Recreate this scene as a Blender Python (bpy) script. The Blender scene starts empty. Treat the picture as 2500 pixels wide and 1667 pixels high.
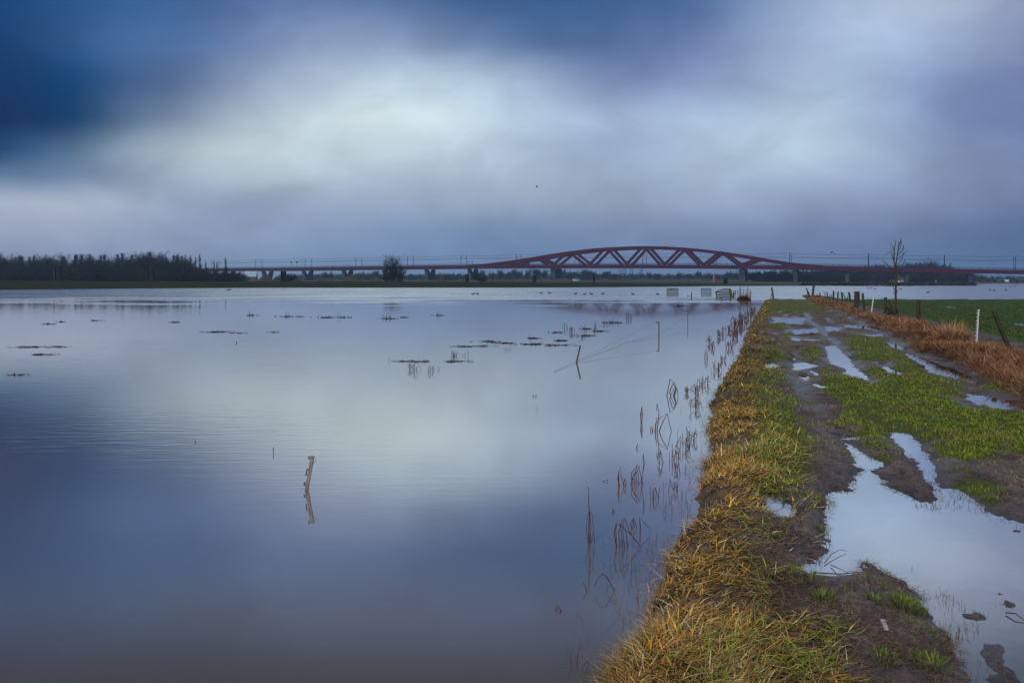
import bpy, math, random
import numpy as np
from mathutils import Vector

# ------------------------------------------------------------------ camera, world, sun, exposure
sc = bpy.context.scene
COL = sc.collection
CAM_Z = 2.7            # eye above the flood level (z = 0)
F, CX, HY = 1900.0, 1250.0, 680.0   # focal length in photo pixels, principal column, horizon row
cam_d = bpy.data.cameras.new('camera')
cam = bpy.data.objects.new('camera', cam_d)
COL.objects.link(cam)
cam.location = (0, 0, CAM_Z)
cam.rotation_euler = (math.radians(90), 0, 0)
cam_d.sensor_width = 36
cam_d.lens = 36 * F / 2500
cam_d.shift_y = -(833.5 - HY) / 2500
cam_d.clip_start = 0.05
cam_d.clip_end = 9000
sc.camera = cam

EXP = 0.85
sc.view_settings.view_transform = 'Standard'
sc.view_settings.look = 'None'
sc.view_settings.gamma = 1
sc.view_settings.exposure = EXP
sc.view_settings.use_curve_mapping = False
sc.render.engine = 'CYCLES'
cy = sc.cycles
cy.use_denoising = True
cy.max_bounces = 6
cy.diffuse_bounces = 2
cy.glossy_bounces = 3
cy.transmission_bounces = 2
cy.transparent_max_bounces = 8
cy.volume_bounces = 0
cy.sample_clamp_indirect = 4

def lin(r, g, b, k=1.0):
    o = []
    for c in (r, g, b):
        c = c / 255.0
        o.append((c / 12.92 if c <= 0.04045 else ((c + 0.055) / 1.055) ** 2.4) * k)
    return tuple(o)

SUN_AZ, SUN_EL = math.radians(-150), math.radians(48)     # behind the camera, left
def build_world():
    w = bpy.data.worlds.new('World')
    sc.world = w
    w.use_nodes = True
    w.cycles.sampling_method = 'MANUAL'
    w.cycles.sample_map_resolution = 256
    nt = w.node_tree
    N, L = nt.nodes, nt.links
    N.clear()
    def nd(t, **kw):
        n = N.new(t)
        for k, v in kw.items():
            setattr(n, k, v)
        return n
    def math_(op, a, b=None, c=None):
        n = nd('ShaderNodeMath', operation=op)
        for i, v in enumerate((a, b, c)):
            if v is None: continue
            if isinstance(v, (int, float)): n.inputs[i].default_value = v
            else: L.new(v, n.inputs[i])
        return n.outputs[0]
    out = nd('ShaderNodeOutputWorld')
    sky = nd('ShaderNodeTexSky', sky_type='NISHITA', sun_disc=False)
    sky.sun_elevation = SUN_EL
    sky.sun_rotation = SUN_AZ
    sky.dust_density = 2.0
    bg_sky = nd('ShaderNodeBackground'); bg_sky.inputs[1].default_value = 0.08
    L.new(sky.outputs[0], bg_sky.inputs[0])
    tc = nd('ShaderNodeTexCoord')
    sep = nd('ShaderNodeSeparateXYZ'); L.new(tc.outputs['Generated'], sep.inputs[0])
    az = math_('MULTIPLY', math_('ARCTAN2', sep.outputs[0], sep.outputs[1]), 57.29578)
    hyp = math_('SQRT', math_('ADD', math_('MULTIPLY', sep.outputs[0], sep.outputs[0]), math_('MULTIPLY', sep.outputs[1], sep.outputs[1])))
    el = math_('MULTIPLY', math_('ARCTAN2', sep.outputs[2], math_('MAXIMUM', sep.outputs[1], math_('MULTIPLY', hyp, 0.76))), 57.29578)   # cloud bands lie in flat sheets
    # soft drifting clouds: a slow wobble of the directions and a cloud noise stretched along the wind
    cmb0 = nd('ShaderNodeCombineXYZ'); L.new(az, cmb0.inputs[0]); L.new(el, cmb0.inputs[1])
    mp0 = nd('ShaderNodeMapping'); mp0.inputs['Scale'].default_value = (0.05, 0.09, 1); L.new(cmb0.outputs[0], mp0.inputs[0])
    wob = nd('ShaderNodeTexNoise'); wob.inputs['Scale'].default_value = 1.0; wob.inputs['Detail'].default_value = 2.0
    L.new(mp0.outputs[0], wob.inputs['Vector'])
    wsub = nd('ShaderNodeVectorMath', operation='SUBTRACT'); wsub.inputs[1].default_value = (0.5, 0.5, 0.5)
    L.new(wob.outputs['Color'], wsub.inputs[0])
    wmul = nd('ShaderNodeVectorMath', operation='MULTIPLY'); wmul.inputs[1].default_value = (3.0, 1.2, 0)
    L.new(wsub.outputs[0], wmul.inputs[0])
    wadd = nd('ShaderNodeVectorMath', operation='ADD'); L.new(cmb0.outputs[0], wadd.inputs[0]); L.new(wmul.outputs[0], wadd.inputs[1])
    V = wadd.outputs[0]
    # the cloud deck as bands of elevation, each with its own run of light and dark cloud round the horizon
    AZC = [0, 250, 500, 750, 1000, 1250, 1500, 1750, 2000, 2250, 2500]
    ROWS = [
        (640, [(138, 146, 178), (136, 148, 182), (130, 148, 182), (118, 140, 178), (112, 134, 174), (106, 128, 170), (104, 126, 168), (104, 124, 166), (100, 118, 160), (94, 112, 154), (86, 102, 146)]),
        (560, [(152, 160, 187), (150, 160, 188), (140, 152, 183), (134, 150, 184), (120, 141, 178), (114, 135, 174), (121, 137, 174), (118, 134, 172), (112, 128, 168), (103, 118, 158), (94, 108, 150)]),
        (490, [(166, 173, 194), (162, 172, 193), (140, 154, 182), (147, 161, 188), (150, 165, 190), (146, 160, 185), (143, 158, 185), (144, 159, 188), (138, 152, 184), (124, 138, 174), (108, 120, 158)]),
        (430, [(92, 116, 150), (118, 134, 164), (160, 174, 191), (171, 185, 200), (168, 183, 202), (161, 176, 198), (150, 166, 192), (158, 174, 200), (156, 173, 202), (137, 151, 184), (114, 126, 164)]),
        (370, [(6, 58, 106), (108, 130, 156), (178, 190, 201), (186, 200, 211), (188, 204, 217), (168, 184, 206), (150, 168, 198), (166, 184, 207), (174, 194, 215), (136, 152, 186), (110, 124, 164)]),
        (295, [(0, 38, 84), (56, 80, 116), (138, 153, 175), (190, 204, 215), (204, 219, 228), (180, 198, 219), (158, 176, 205), (162, 182, 209), (172, 192, 216), (130, 148, 187), (104, 118, 162)]),
        (200, [(4, 46, 94), (44, 76, 122), (108, 126, 162), (164, 180, 204), (176, 194, 213), (162, 180, 206), (118, 134, 175), (137, 153, 191), (163, 183, 212), (130, 148, 187), (105, 119, 163)]),
        (100, [(14, 56, 106), (60, 91, 140), (91, 111, 158), (130, 146, 184), (122, 139, 176), (92, 111, 154), (86, 105, 150), (114, 130, 172), (157, 176, 207), (153, 171, 203), (129, 141, 178)]),
        (0, [(20, 62, 113), (51, 88, 140), (72, 98, 148), (99, 117, 163), (84, 105, 152), (60, 90, 138), (64, 92, 140), (98, 117, 161), (152, 170, 201), (167, 180, 206), (140, 150, 182)]),
        (-120, [(50, 74, 116), (62, 84, 122), (76, 90, 122), (88, 98, 128), (86, 96, 126), (82, 94, 128), (88, 98, 130), (104, 114, 144), (136, 146, 170), (146, 154, 176), (130, 137, 164)]),
        (-310, [(30, 34, 50), (32, 35, 50), (34, 35, 48), (35, 35, 46), (35, 35, 46), (36, 37, 48), (42, 44, 58), (66, 69, 86), (88, 92, 112), (94, 97, 116), (90, 93, 112)]),
    ]
    ROWS = [(py, [(r * (0.92 if r < 100 else 0.99), g * 1.0, b * 0.985) for r, g, b in cols]) for py, cols in ROWS]
    azw = nd('ShaderNodeSeparateXYZ'); L.new(V, azw.inputs[0])
    u_ = math_('MULTIPLY_ADD', azw.outputs[0], 1 / 360.0, 0.5)
    col = None; last = 0
    for (py, cols) in ROWS:
        rp = nd('ShaderNodeValToRGB'); L.new(u_, rp.inputs[0]); cr = rp.color_ramp; cr.interpolation = 'CARDINAL'
        mean = tuple(sum(c[i] for c in cols) / len(cols) for i in range(3))
        st = [(-180, mean), (-110, mean), (-60, tuple(0.7 * cols[0][i] + 0.3 * mean[i] for i in range(3))), (-42, cols[0])] + [(math.degrees(math.atan((x - CX) / F)), c) for x, c in zip(AZC, cols)] + [(48, cols[-1]), (100, mean), (180, mean)]
        while len(cr.elements) < len(st): cr.elements.new(0.5)
        for e, (dg, c) in zip(cr.elements, st):
            e.position = dg / 360 + 0.5; e.color = (*lin(*c), 1)
        el_k = math.degrees(math.atan((HY - py) / F))
        if col is None: col = rp.outputs[0]
        else:
            mr = nd('ShaderNodeMapRange', interpolation_type='SMOOTHSTEP'); L.new(azw.outputs[1], mr.inputs[0])
            mr.inputs[1].default_value = last - 0.4; mr.inputs[2].default_value = el_k + 0.4
            mx = nd('ShaderNodeMix', data_type='RGBA'); L.new(mr.outputs[0], mx.inputs['Factor']); L.new(col, mx.inputs['A']); L.new(rp.outputs[0], mx.inputs['B'])
            col = mx.outputs['Result']
        last = el_k
    for el_k, c in ((40, (88, 95, 114)), (58, (138, 148, 168))):
        mr = nd('ShaderNodeMapRange', interpolation_type='SMOOTHSTEP'); L.new(azw.outputs[1], mr.inputs[0])
        mr.inputs[1].default_value = last; mr.inputs[2].default_value = el_k
        mx = nd('ShaderNodeMix', data_type='RGBA'); L.new(mr.outputs[0], mx.inputs['Factor']); L.new(col, mx.inputs['A']); mx.inputs['B'].default_value = (*lin(*c), 1)
        col = mx.outputs['Result']; last = el_k
    # streaky fine structure of the cloud deck
    mp1 = nd('ShaderNodeMapping'); mp1.inputs['Scale'].default_value = (0.15, 0.24, 1); mp1.inputs['Rotation'].default_value = (0, 0, 0.12)
    L.new(V, mp1.inputs[0])
    ns = nd('ShaderNodeTexNoise'); ns.inputs['Scale'].default_value = 1.0; ns.inputs['Detail'].default_value = 6.0; ns.inputs['Roughness'].default_value = 0.52; ns.inputs['Distortion'].default_value = 0.5
    L.new(mp1.outputs[0], ns.inputs['Vector'])
    nm = nd('ShaderNodeMapRange'); nm.inputs[1].default_value = 0.25; nm.inputs[2].default_value = 0.75
    nm.inputs[3].default_value = 0.86; nm.inputs[4].default_value = 1.16
    L.new(ns.outputs['Fac'], nm.inputs[0])
    vm = nd('ShaderNodeVectorMath', operation='SCALE'); L.new(col, vm.inputs[0]); L.new(nm.outputs[0], vm.inputs['Scale'])
    bg_c = nd('ShaderNodeBackground'); bg_c.inputs[1].default_value = 1.12 * 2 ** (-EXP)
    L.new(vm.outputs[0], bg_c.inputs[0])
    mix = nd('ShaderNodeMixShader'); mix.inputs[0].default_value = 0.99
    L.new(bg_sky.outputs[0], mix.inputs[1]); L.new(bg_c.outputs[0], mix.inputs[2])
    L.new(mix.outputs[0], out.inputs[0])
build_world()

sun_d = bpy.data.lights.new('sun', 'SUN')
sun_d.energy = 1.5
sun_d.angle = math.radians(12)
sun_d.color = (1.0, 0.95, 0.88)
sun = bpy.data.objects.new('sun', sun_d)
COL.objects.link(sun)
sd = Vector((math.sin(SUN_AZ) * math.cos(SUN_EL), math.cos(SUN_AZ) * math.cos(SUN_EL), math.sin(SUN_EL)))
sun.rotation_euler = sd.to_track_quat('Z', 'Y').to_euler()

# ------------------------------------------------------------------ helpers
rng = np.random.default_rng(7)
random.seed(11)
def at(px, py, z=0.0):                      # photo pixel -> point on the level z
    Y = F * (CAM_Z - z) / (py - HY)
    return Vector(((px - CX) * Y / F, Y, z))
def P(px, py, Y):                           # photo pixel -> point at distance Y
    return Vector(((px - CX) * Y / F, Y, CAM_Z + (HY - py) * Y / F))
def sstep(a, b, x):
    t = np.clip((x - a) / (b - a), 0, 1)
    return t * t * (3 - 2 * t)

MATS = {}
def mat(name, color, rough=0.8, var=0.25, scale=8.0, bump=0.0, attr=False, spec=0.3, stretch=(1, 1, 1), metallic=0.0, color2=None):
    if name in MATS: return MATS[name]
    m = bpy.data.materials.new(name)
    m.use_nodes = True
    nt = m.node_tree; N, L = nt.nodes, nt.links
    b = N['Principled BSDF']
    b.inputs['Roughness'].default_value = rough
    b.inputs['Specular IOR Level'].default_value = spec
    b.inputs['Metallic'].default_value = metallic
    tc = N.new('ShaderNodeTexCoord')
    mp = N.new('ShaderNodeMapping'); mp.inputs['Scale'].default_value = stretch
    L.new(tc.outputs['Object'], mp.inputs[0])
    ns = N.new('ShaderNodeTexNoise'); ns.inputs['Scale'].default_value = scale; ns.inputs['Detail'].default_value = 5
    L.new(mp.outputs[0], ns.inputs['Vector'])
    mr = N.new('ShaderNodeMapRange'); mr.inputs[1].default_value = 0.3; mr.inputs[2].default_value = 0.7
    mr.inputs[3].default_value = 1 - var; mr.inputs[4].default_value = 1 + var
    L.new(ns.outputs['Fac'], mr.inputs[0])
    sc_ = N.new('ShaderNodeVectorMath'); sc_.operation = 'SCALE'
    L.new(mr.outputs[0], sc_.inputs['Scale'])
    if attr:
        a = N.new('ShaderNodeAttribute'); a.attribute_name = 'Col'
        L.new(a.outputs['Color'], sc_.inputs[0])
    elif color2:
        mx = N.new('ShaderNodeMix'); mx.data_type = 'RGBA'
        n2 = N.new('ShaderNodeTexNoise'); n2.inputs['Scale'].default_value = scale * 0.4; n2.inputs['Detail'].default_value = 3
        L.new(mp.outputs[0], n2.inputs['Vector'])
        m2 = N.new('ShaderNodeMapRange'); m2.inputs[1].default_value = 0.4; m2.inputs[2].default_value = 0.6
        L.new(n2.outputs['Fac'], m2.inputs[0]); L.new(m2.outputs[0], mx.inputs['Factor'])
        mx.inputs['A'].default_value = (*color, 1); mx.inputs['B'].default_value = (*color2, 1)
        L.new(mx.outputs['Result'], sc_.inputs[0])
    else:
        sc_.inputs[0].default_value = color
    L.new(sc_.outputs[0], b.inputs['Base Color'])
    if bump:
        bp = N.new('ShaderNodeBump'); bp.inputs['Strength'].default_value = 1.0; bp.inputs['Distance'].default_value = bump
        L.new(ns.outputs['Fac'], bp.inputs['Height']); L.new(bp.outputs[0], b.inputs['Normal'])
    MATS[name] = m
    return m

def tag(o, label=None, cat=None, group=None, kind=None):
    if label: o['label'] = label
    if cat: o['category'] = cat
    if group: o['group'] = group
    if kind: o['kind'] = kind
    return o
def empty(name, loc, label=None, cat=None, group=None):
    o = bpy.data.objects.new(name, None)
    o.empty_display_size = 0.2
    COL.objects.link(o)
    o.location = loc
    return tag(o, label, cat, group)
def link(name, me, parent=None, loc=(0, 0, 0)):
    o = bpy.data.objects.new(name, me)
    COL.objects.link(o)
    o.location = loc
    if parent is not None: o.parent = parent
    return o
def tri_mesh(name, v, f, m, cols=None, smooth=False):
    v = np.asarray(v, dtype=np.float32); f = np.asarray(f, dtype=np.int32)
    me = bpy.data.meshes.new(name)
    k = f.shape[1]
    me.vertices.add(len(v)); me.vertices.foreach_set('co', v.ravel())
    me.loops.add(f.size); me.loops.foreach_set('vertex_index', f.ravel())
    me.polygons.add(len(f)); me.polygons.foreach_set('loop_start', np.arange(0, f.size, k, dtype=np.int32))
    if cols is not None:
        ca = me.color_attributes.new('Col', 'FLOAT_COLOR', 'POINT')
        c4 = np.ones((len(v), 4), dtype=np.float32); c4[:, :3] = cols[:, :3]
        if cols.shape[1] == 4: c4[:, 3] = cols[:, 3]
        ca.data.foreach_set('color', c4.ravel())
    me.update(calc_edges=True)
    if smooth: me.shade_smooth()
    me.materials.append(m)
    return me

class MB:
    def __init__(s): s.v, s.f = [], []
    def add(s, vs, fs):
        o = len(s.v)
        s.v += [tuple(p) for p in vs]
        s.f += [tuple(i + o for i in f) for f in fs]
        return s
    def hexa(s, a):    # 8 corners: bottom four, top four
        return s.add(a, [(3, 2, 1, 0), (4, 5, 6, 7), (0, 1, 5, 4), (1, 2, 6, 5), (2, 3, 7, 6), (3, 0, 4, 7)])
    def box(s, c, d, rz=0.0):
        cx, cy_, cz = c; hx, hy, hz = d[0] / 2, d[1] / 2, d[2] / 2
        co, si = math.cos(rz), math.sin(rz)
        pts = []
        for z in (-hz, hz):
            for x, y in ((-hx, -hy), (hx, -hy), (hx, hy), (-hx, hy)):
                pts.append((cx + x * co - y * si, cy_ + x * si + y * co, cz + z))
        return s.hexa(pts)
    def beam(s, a, b, w, h=None, side=None):
        a, b = Vector(a), Vector(b); h = h or w
        d = (b - a).normalized()
        sd_ = Vector(side) if side is not None else d.cross(Vector((0, 0, 1)))
        if sd_.length < 1e-4: sd_ = Vector((1, 0, 0))
        sd_ = (sd_ - d * sd_.dot(d)).normalized(); up = sd_.cross(d).normalized()
        pts = []
        for p in (a, b):
            for i, j in ((-1, -1), (1, -1), (1, 1), (-1, 1)):
                pts.append(p + sd_ * (w / 2 * i) + up * (h / 2 * j))
        return s.hexa(pts)
    def tube(s, pts, r, n=6, r1=None, cap=True, jit=0.0):
        pts = [Vector(p) for p in pts]
        m = len(pts); r1 = r if r1 is None else r1
        rings = []
        u = None
        o = len(s.v)
        for i, p in enumerate(pts):
            d = (pts[min(i + 1, m - 1)] - pts[max(i - 1, 0)])
            d = d.normalized() if d.length > 1e-9 else Vector((0, 0, 1))
            if u is None:
                u = d.cross(Vector((0.31, 0.17, 0.93)))
                if u.length < 1e-3: u = d.cross(Vector((1, 0, 0)))
            u = (u - d * u.dot(d)).normalized(); w = d.cross(u)
            rr = r + (r1 - r) * i / max(1, m - 1)
            for k in range(n):
                a = 2 * math.pi * k / n
                q = rr * (1 + random.uniform(-jit, jit))
                s.v.append(tuple(p + u * (math.cos(a) * q) + w * (math.sin(a) * q)))
        for i in range(m - 1):
            for k in range(n):
                a, b = o + i * n + k, o + i * n + (k + 1) % n
                s.f.append((a, b, b + n, a + n))
        if cap:
            s.f.append(tuple(o + k for k in reversed(range(n))))
            s.f.append(tuple(o + (m - 1) * n + k for k in range(n)))
        return s
    def prism(s, poly, off):
        n = len(poly); off = Vector(off)
        vs = [Vector(p) for p in poly] + [Vector(p) + off for p in poly]
        fs = [tuple(reversed(range(n))), tuple(range(n, 2 * n))] + [(i, (i + 1) % n, n + (i + 1) % n, n + i) for i in range(n)]
        return s.add(vs, fs)
    def mesh(s, name, m, origin=(0, 0, 0), smooth=False):
        me = bpy.data.meshes.new(name)
        ox, oy, oz = origin
        me.from_pydata([(x - ox, y - oy, z - oz) for x, y, z in s.v], [], s.f)
        me.update()
        if smooth: me.shade_smooth()
        me.materials.append(m)
        return me
    def build(s, name, m, parent=None, origin=None, smooth=False):
        if parent is not None:
            return link(name, s.mesh(name, m, parent.location, smooth), parent)
        origin = origin if origin is not None else (0, 0, 0)
        return link(name, s.mesh(name, m, origin, smooth), None, origin)

# value noise
def _h(ix, iy, sd_):
    n = (ix.astype(np.int64) * 374761393 + iy.astype(np.int64) * 668265263 + sd_ * 1442695041) & 0xFFFFFFFF
    n = ((n ^ (n >> 13)) * 1274126177) & 0xFFFFFFFF
    n = n ^ (n >> 16)
    return (n & 0xFFFF) / 65535.0
def vnoise(x, y, sd_=0):
    ix, iy = np.floor(x), np.floor(y)
    fx, fy = x - ix, y - iy
    fx = fx * fx * fx * (fx * (fx * 6 - 15) + 10); fy = fy * fy * fy * (fy * (fy * 6 - 15) + 10)
    a, b = _h(ix, iy, sd_), _h(ix + 1, iy, sd_)
    c, d = _h(ix, iy + 1, sd_), _h(ix + 1, iy + 1, sd_)
    return (a + (b - a) * fx) * (1 - fy) + (c + (d - c) * fx) * fy
def fbm(x, y, sd_=0, o=4):
    t = np.zeros_like(x); amp = 0.5
    for i in range(o):
        t += amp * (vnoise(x, y, sd_ + i * 17) - 0.5) * 2
        x = x * 2.03 + 3.1; y = y * 2.03 + 1.7; amp *= 0.5
    return t          # about -1..1

# ------------------------------------------------------------------ terrain
ZP = 0.12              # rain puddle level on the track
SL = [(1380, 1860), (1400, 1760), (1445, 1659), (1504, 1602), (1519, 1498), (1549, 1453), (1579, 1408), (1608, 1328), (1653, 1265), (1668, 1215),
      (1690, 1160), (1713, 1110), (1712, 1061), (1715, 1019), (1730, 962), (1758, 915), (1790, 874), (1806, 835), (1820, 799),
      (1838, 775), (1852, 751), (1863, 736)]
_sl = sorted([(at(x, y).y, at(x, y).x) for x, y in SL])
_sl = [(-60.0, _sl[0][1] - 0.31 * (60 + _sl[0][0]))] + _sl + [(160.0, _sl[-1][1] + 0.31 * (160 - _sl[-1][0]))]
SLY, SLX = np.array([a for a, b in _sl]), np.array([b for a, b in _sl])
def XL(y): return np.interp(y, SLY, SLX)
def XF(y): return 10.3 + 0.302 * y               # fence line

ZG = 0.16
def gpoly(pts, z=ZP): return np.array([[at(x, y, z).x, at(x, y, z).y] for x, y in pts])
PUD = [gpoly(p) for p in [
    [(2080, 1162), (2114, 1149), (2143, 1160), (2169, 1191), (2199, 1204), (2246, 1213), (2280, 1230), (2275, 1200), (2314, 1191), (2348, 1200),
     (2382, 1225), (2428, 1259), (2484, 1276), (2543, 1283), (2640, 1300), (2660, 1760), (2390, 1760), (2356, 1667), (2331, 1608), (2305, 1557), (2280, 1523),
     (2254, 1481), (2237, 1442), (2199, 1425), (2169, 1408), (2135, 1383), (2114, 1370), (2122, 1396), (2075, 1404), (2033, 1408), (1975, 1400),
     (1955, 1385), (1985, 1376), (2012, 1349), (2016, 1315), (2007, 1264), (2016, 1247), (2020, 1204), (2046, 1198), (2078, 1200)],
    [(1850, 1200), (1888, 1204), (1922, 1230), (1948, 1251), (1922, 1272), (1888, 1264), (1863, 1238)],
    [(2050, 1062), (2097, 1061), (2104, 1072), (2056, 1074)],
    [(2067, 1083), (2097, 1102), (2155, 1132), (2131, 1147), (2085, 1140), (2080, 1118)],
    [(2165, 1053), (2212, 1056), (2250, 1089), (2269, 1113), (2283, 1150), (2290, 1195), (2255, 1165), (2235, 1125), (2195, 1094)],
    [(2015, 846), (2037, 844), (2056, 860), (2078, 883), (2094, 902), (2123, 926), (2101, 930), (2075, 921), (2055, 911), (2069, 907), (2056, 897), (2027, 889), (2024, 873)],
    [(2133, 879), (2152, 886), (2177, 902), (2203, 911), (2201, 919), (2168, 915), (2155, 897)],
    [(2165, 835), (2190, 840), (2212, 851), (2209, 857), (2187, 851)],
    [(2206, 860), (2244, 870), (2289, 889), (2340, 905), (2372, 921), (2394, 940), (2349, 930), (2298, 919), (2267, 908), (2247, 886), (2222, 875)],
    [(2356, 956), (2404, 966), (2452, 975), (2500, 985), (2600, 1003), (2600, 1030), (2500, 1007), (2436, 1001), (2394, 991), (2362, 975)],
    [(1868, 883), (1887, 883), (1903, 895), (1871, 903)],
    [(1941, 886), (1973, 884), (1999, 894), (1973, 899), (1938, 905)],
    [(1954, 915), (1980, 919), (1967, 930), (1954, 924)],
    [(1976, 905), (1990, 908), (2007, 919), (1995, 919)],
    [(1878, 773), (1903, 776), (1919, 782), (1889, 790), (1900, 783)],
    [(1915, 781), (1935, 776), (1960, 773), (1962, 778), (1953, 792), (1927, 790)],
    [(1878, 811), (1895, 811), (1894, 817), (1875, 817)],
    [(1873, 824), (1896, 824), (1891, 832), (1872, 831)],
    [(1941, 806), (1960, 802), (1946, 817)],
    [(1968, 806), (1987, 802), (1996, 811), (1976, 815)],
    [(1935, 824), (1952, 827), (1949, 834), (1936, 833)],
    [(1967, 828), (1993, 826), (1995, 832), (1970, 834)],
    [(2022, 797), (2048, 800), (2038, 811), (2023, 807)],
    [(2069, 793), (2084, 792), (2085, 800), (2068, 799)],
    [(2094, 801), (2126, 794), (2151, 806), (2117, 804)],
    [(2107, 815), (2155, 816), (2156, 822), (2123, 821)],
    [(2017, 756), (2032, 757), (2022, 761)],
    [(1890, 758), (1905, 757), (1900, 763), (1888, 763)],
    [(1950, 758), (1965, 757), (1962, 761)],
    [(2279, 747), (2315, 747), (2350, 752), (2320, 753)],
    [(2452, 785), (2500, 789), (2560, 794), (2560, 800), (2490, 798)],
    [(1985, 934), (2012, 938), (2028, 948), (1995, 952)],
]]
GREEN = [gpoly(p, ZG) for p in [
    [(2000, 925), (2060, 925), (2120, 935), (2220, 915), (2290, 925), (2360, 945), (2345, 975), (2390, 1000), (2480, 1012), (2620, 1040), (2620, 1150), (2500, 1105),
     (2450, 1098), (2400, 1118), (2350, 1150), (2310, 1120), (2290, 1085), (2240, 1060), (2180, 1045), (2170, 1090), (2165, 1130), (2120, 1095), (2060, 1050), (2025, 1030), (2060, 1003), (2026, 969), (1985, 955)],
    [(2050, 835), (2090, 818), (2160, 826), (2215, 862), (2290, 915), (2210, 930), (2130, 935), (2105, 900), (2180, 890), (2150, 880), (2100, 885)],
    [(1850, 850), (1910, 848), (1915, 882), (1860, 885)],
    [(1958, 848), (2008, 850), (2015, 885), (1965, 880)],
    [(1860, 980), (1935, 1000), (1955, 1060), (1985, 1110), (1990, 1155), (1930, 1195), (1880, 1190), (1900, 1120), (1875, 1050)],
    [(1850, 737), (1995, 738), (2030, 752), (2025, 764), (1960, 762), (1870, 768)],
    [(1880, 790), (1925, 792), (1925, 803), (1880, 806)],
    [(1905, 815), (1935, 810), (1930, 835), (1900, 845)],
    [(2000, 905), (2025, 900), (2035, 925), (1995, 925)],
    [(1980, 1205), (2012, 1205), (2012, 1230), (1985, 1235)],
    [(2375, 1180), (2420, 1185), (2440, 1225), (2400, 1220)],
    [(2370, 925), (2480, 945), (2500, 962), (2400, 955)],
    [(1770, 940), (1850, 930), (1880, 990), (1820, 1010)],
    [(1905, 1180), (1950, 1190), (1930, 1215)],
]]
PATH = [gpoly(p, ZG) for p in [[(1895, 905), (1960, 915), (1990, 950), (2026, 969), (2062, 1003), (2030, 1040), (2068, 1101), (2078, 1160), (2010, 1200), (2015, 1260), (2005, 1340), (1960, 1385), (1935, 1330), (1945, 1270), (1900, 1215), (1960, 1190), (1992, 1156), (1985, 1108), (1955, 1054), (1942, 1003), (1932, 962)], [(1960, 1425), (2120, 1405), (2230, 1450), (2300, 1570), (2340, 1700), (2040, 1700), (2000, 1560)]]]
VERGE = gpoly([(1990, 742), (2040, 752), (2079, 764), (2155, 792), (2204, 825), (2276, 855), (2372, 890), (2425, 922), (2560, 985), (2800, 1100), (2900, 960),
               (2560, 880), (2461, 856), (2385, 846), (2283, 800), (2257, 788), (2181, 777), (2117, 762), (2079, 745), (1995, 725), (1968, 726)], 0.3)
MUDBUMP = [gpoly(p) for p in [
    [(2358, 1502), (2385, 1494), (2415, 1500), (2424, 1512), (2395, 1521), (2365, 1514)],
    [(2405, 1578), (2440, 1570), (2465, 1590), (2460, 1625), (2490, 1640), (2520, 1680), (2430, 1690), (2420, 1640), (2408, 1610)],
    [(2405, 1432), (2425, 1428), (2448, 1452), (2485, 1470), (2500, 1490), (2450, 1488), (2420, 1462)],
    [(2230, 1182), (2262, 1200), (2268, 1216), (2235, 1208)],
]]
def poly_sd(x, y, poly):        # signed distance, negative inside
    n = len(poly)
    d = np.full(x.shape, 1e9); inside = np.zeros(x.shape, bool)
    for i in range(n):
        ax, ay = poly[i]; bx, by = poly[(i + 1) % n]
        ex, ey = bx - ax, by - ay
        wx, wy = x - ax, y - ay
        t = np.clip((wx * ex + wy * ey) / (ex * ex + ey * ey + 1e-12), 0, 1)
        d = np.minimum(d, (wx - ex * t) ** 2 + (wy - ey * t) ** 2)
        c = ((ay > y) != (by > y)) & (x < (bx - ax) * (y - ay) / (by - ay + 1e-12) + ax)
        inside ^= c
    d = np.sqrt(d)
    return np.where(inside, -d, d)
def polys_sd(x, y, polys, margin=1.5):
    out = np.full(x.shape, 9.0)
    for p in polys:
        lo, hi = p.min(0) - margin, p.max(0) + margin
        k = (x > lo[0]) & (x < hi[0]) & (y > lo[1]) & (y < hi[1])
        if k.any(): out[k] = np.minimum(out[k], poly_sd(x[k], y[k], p))
    return out

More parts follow.
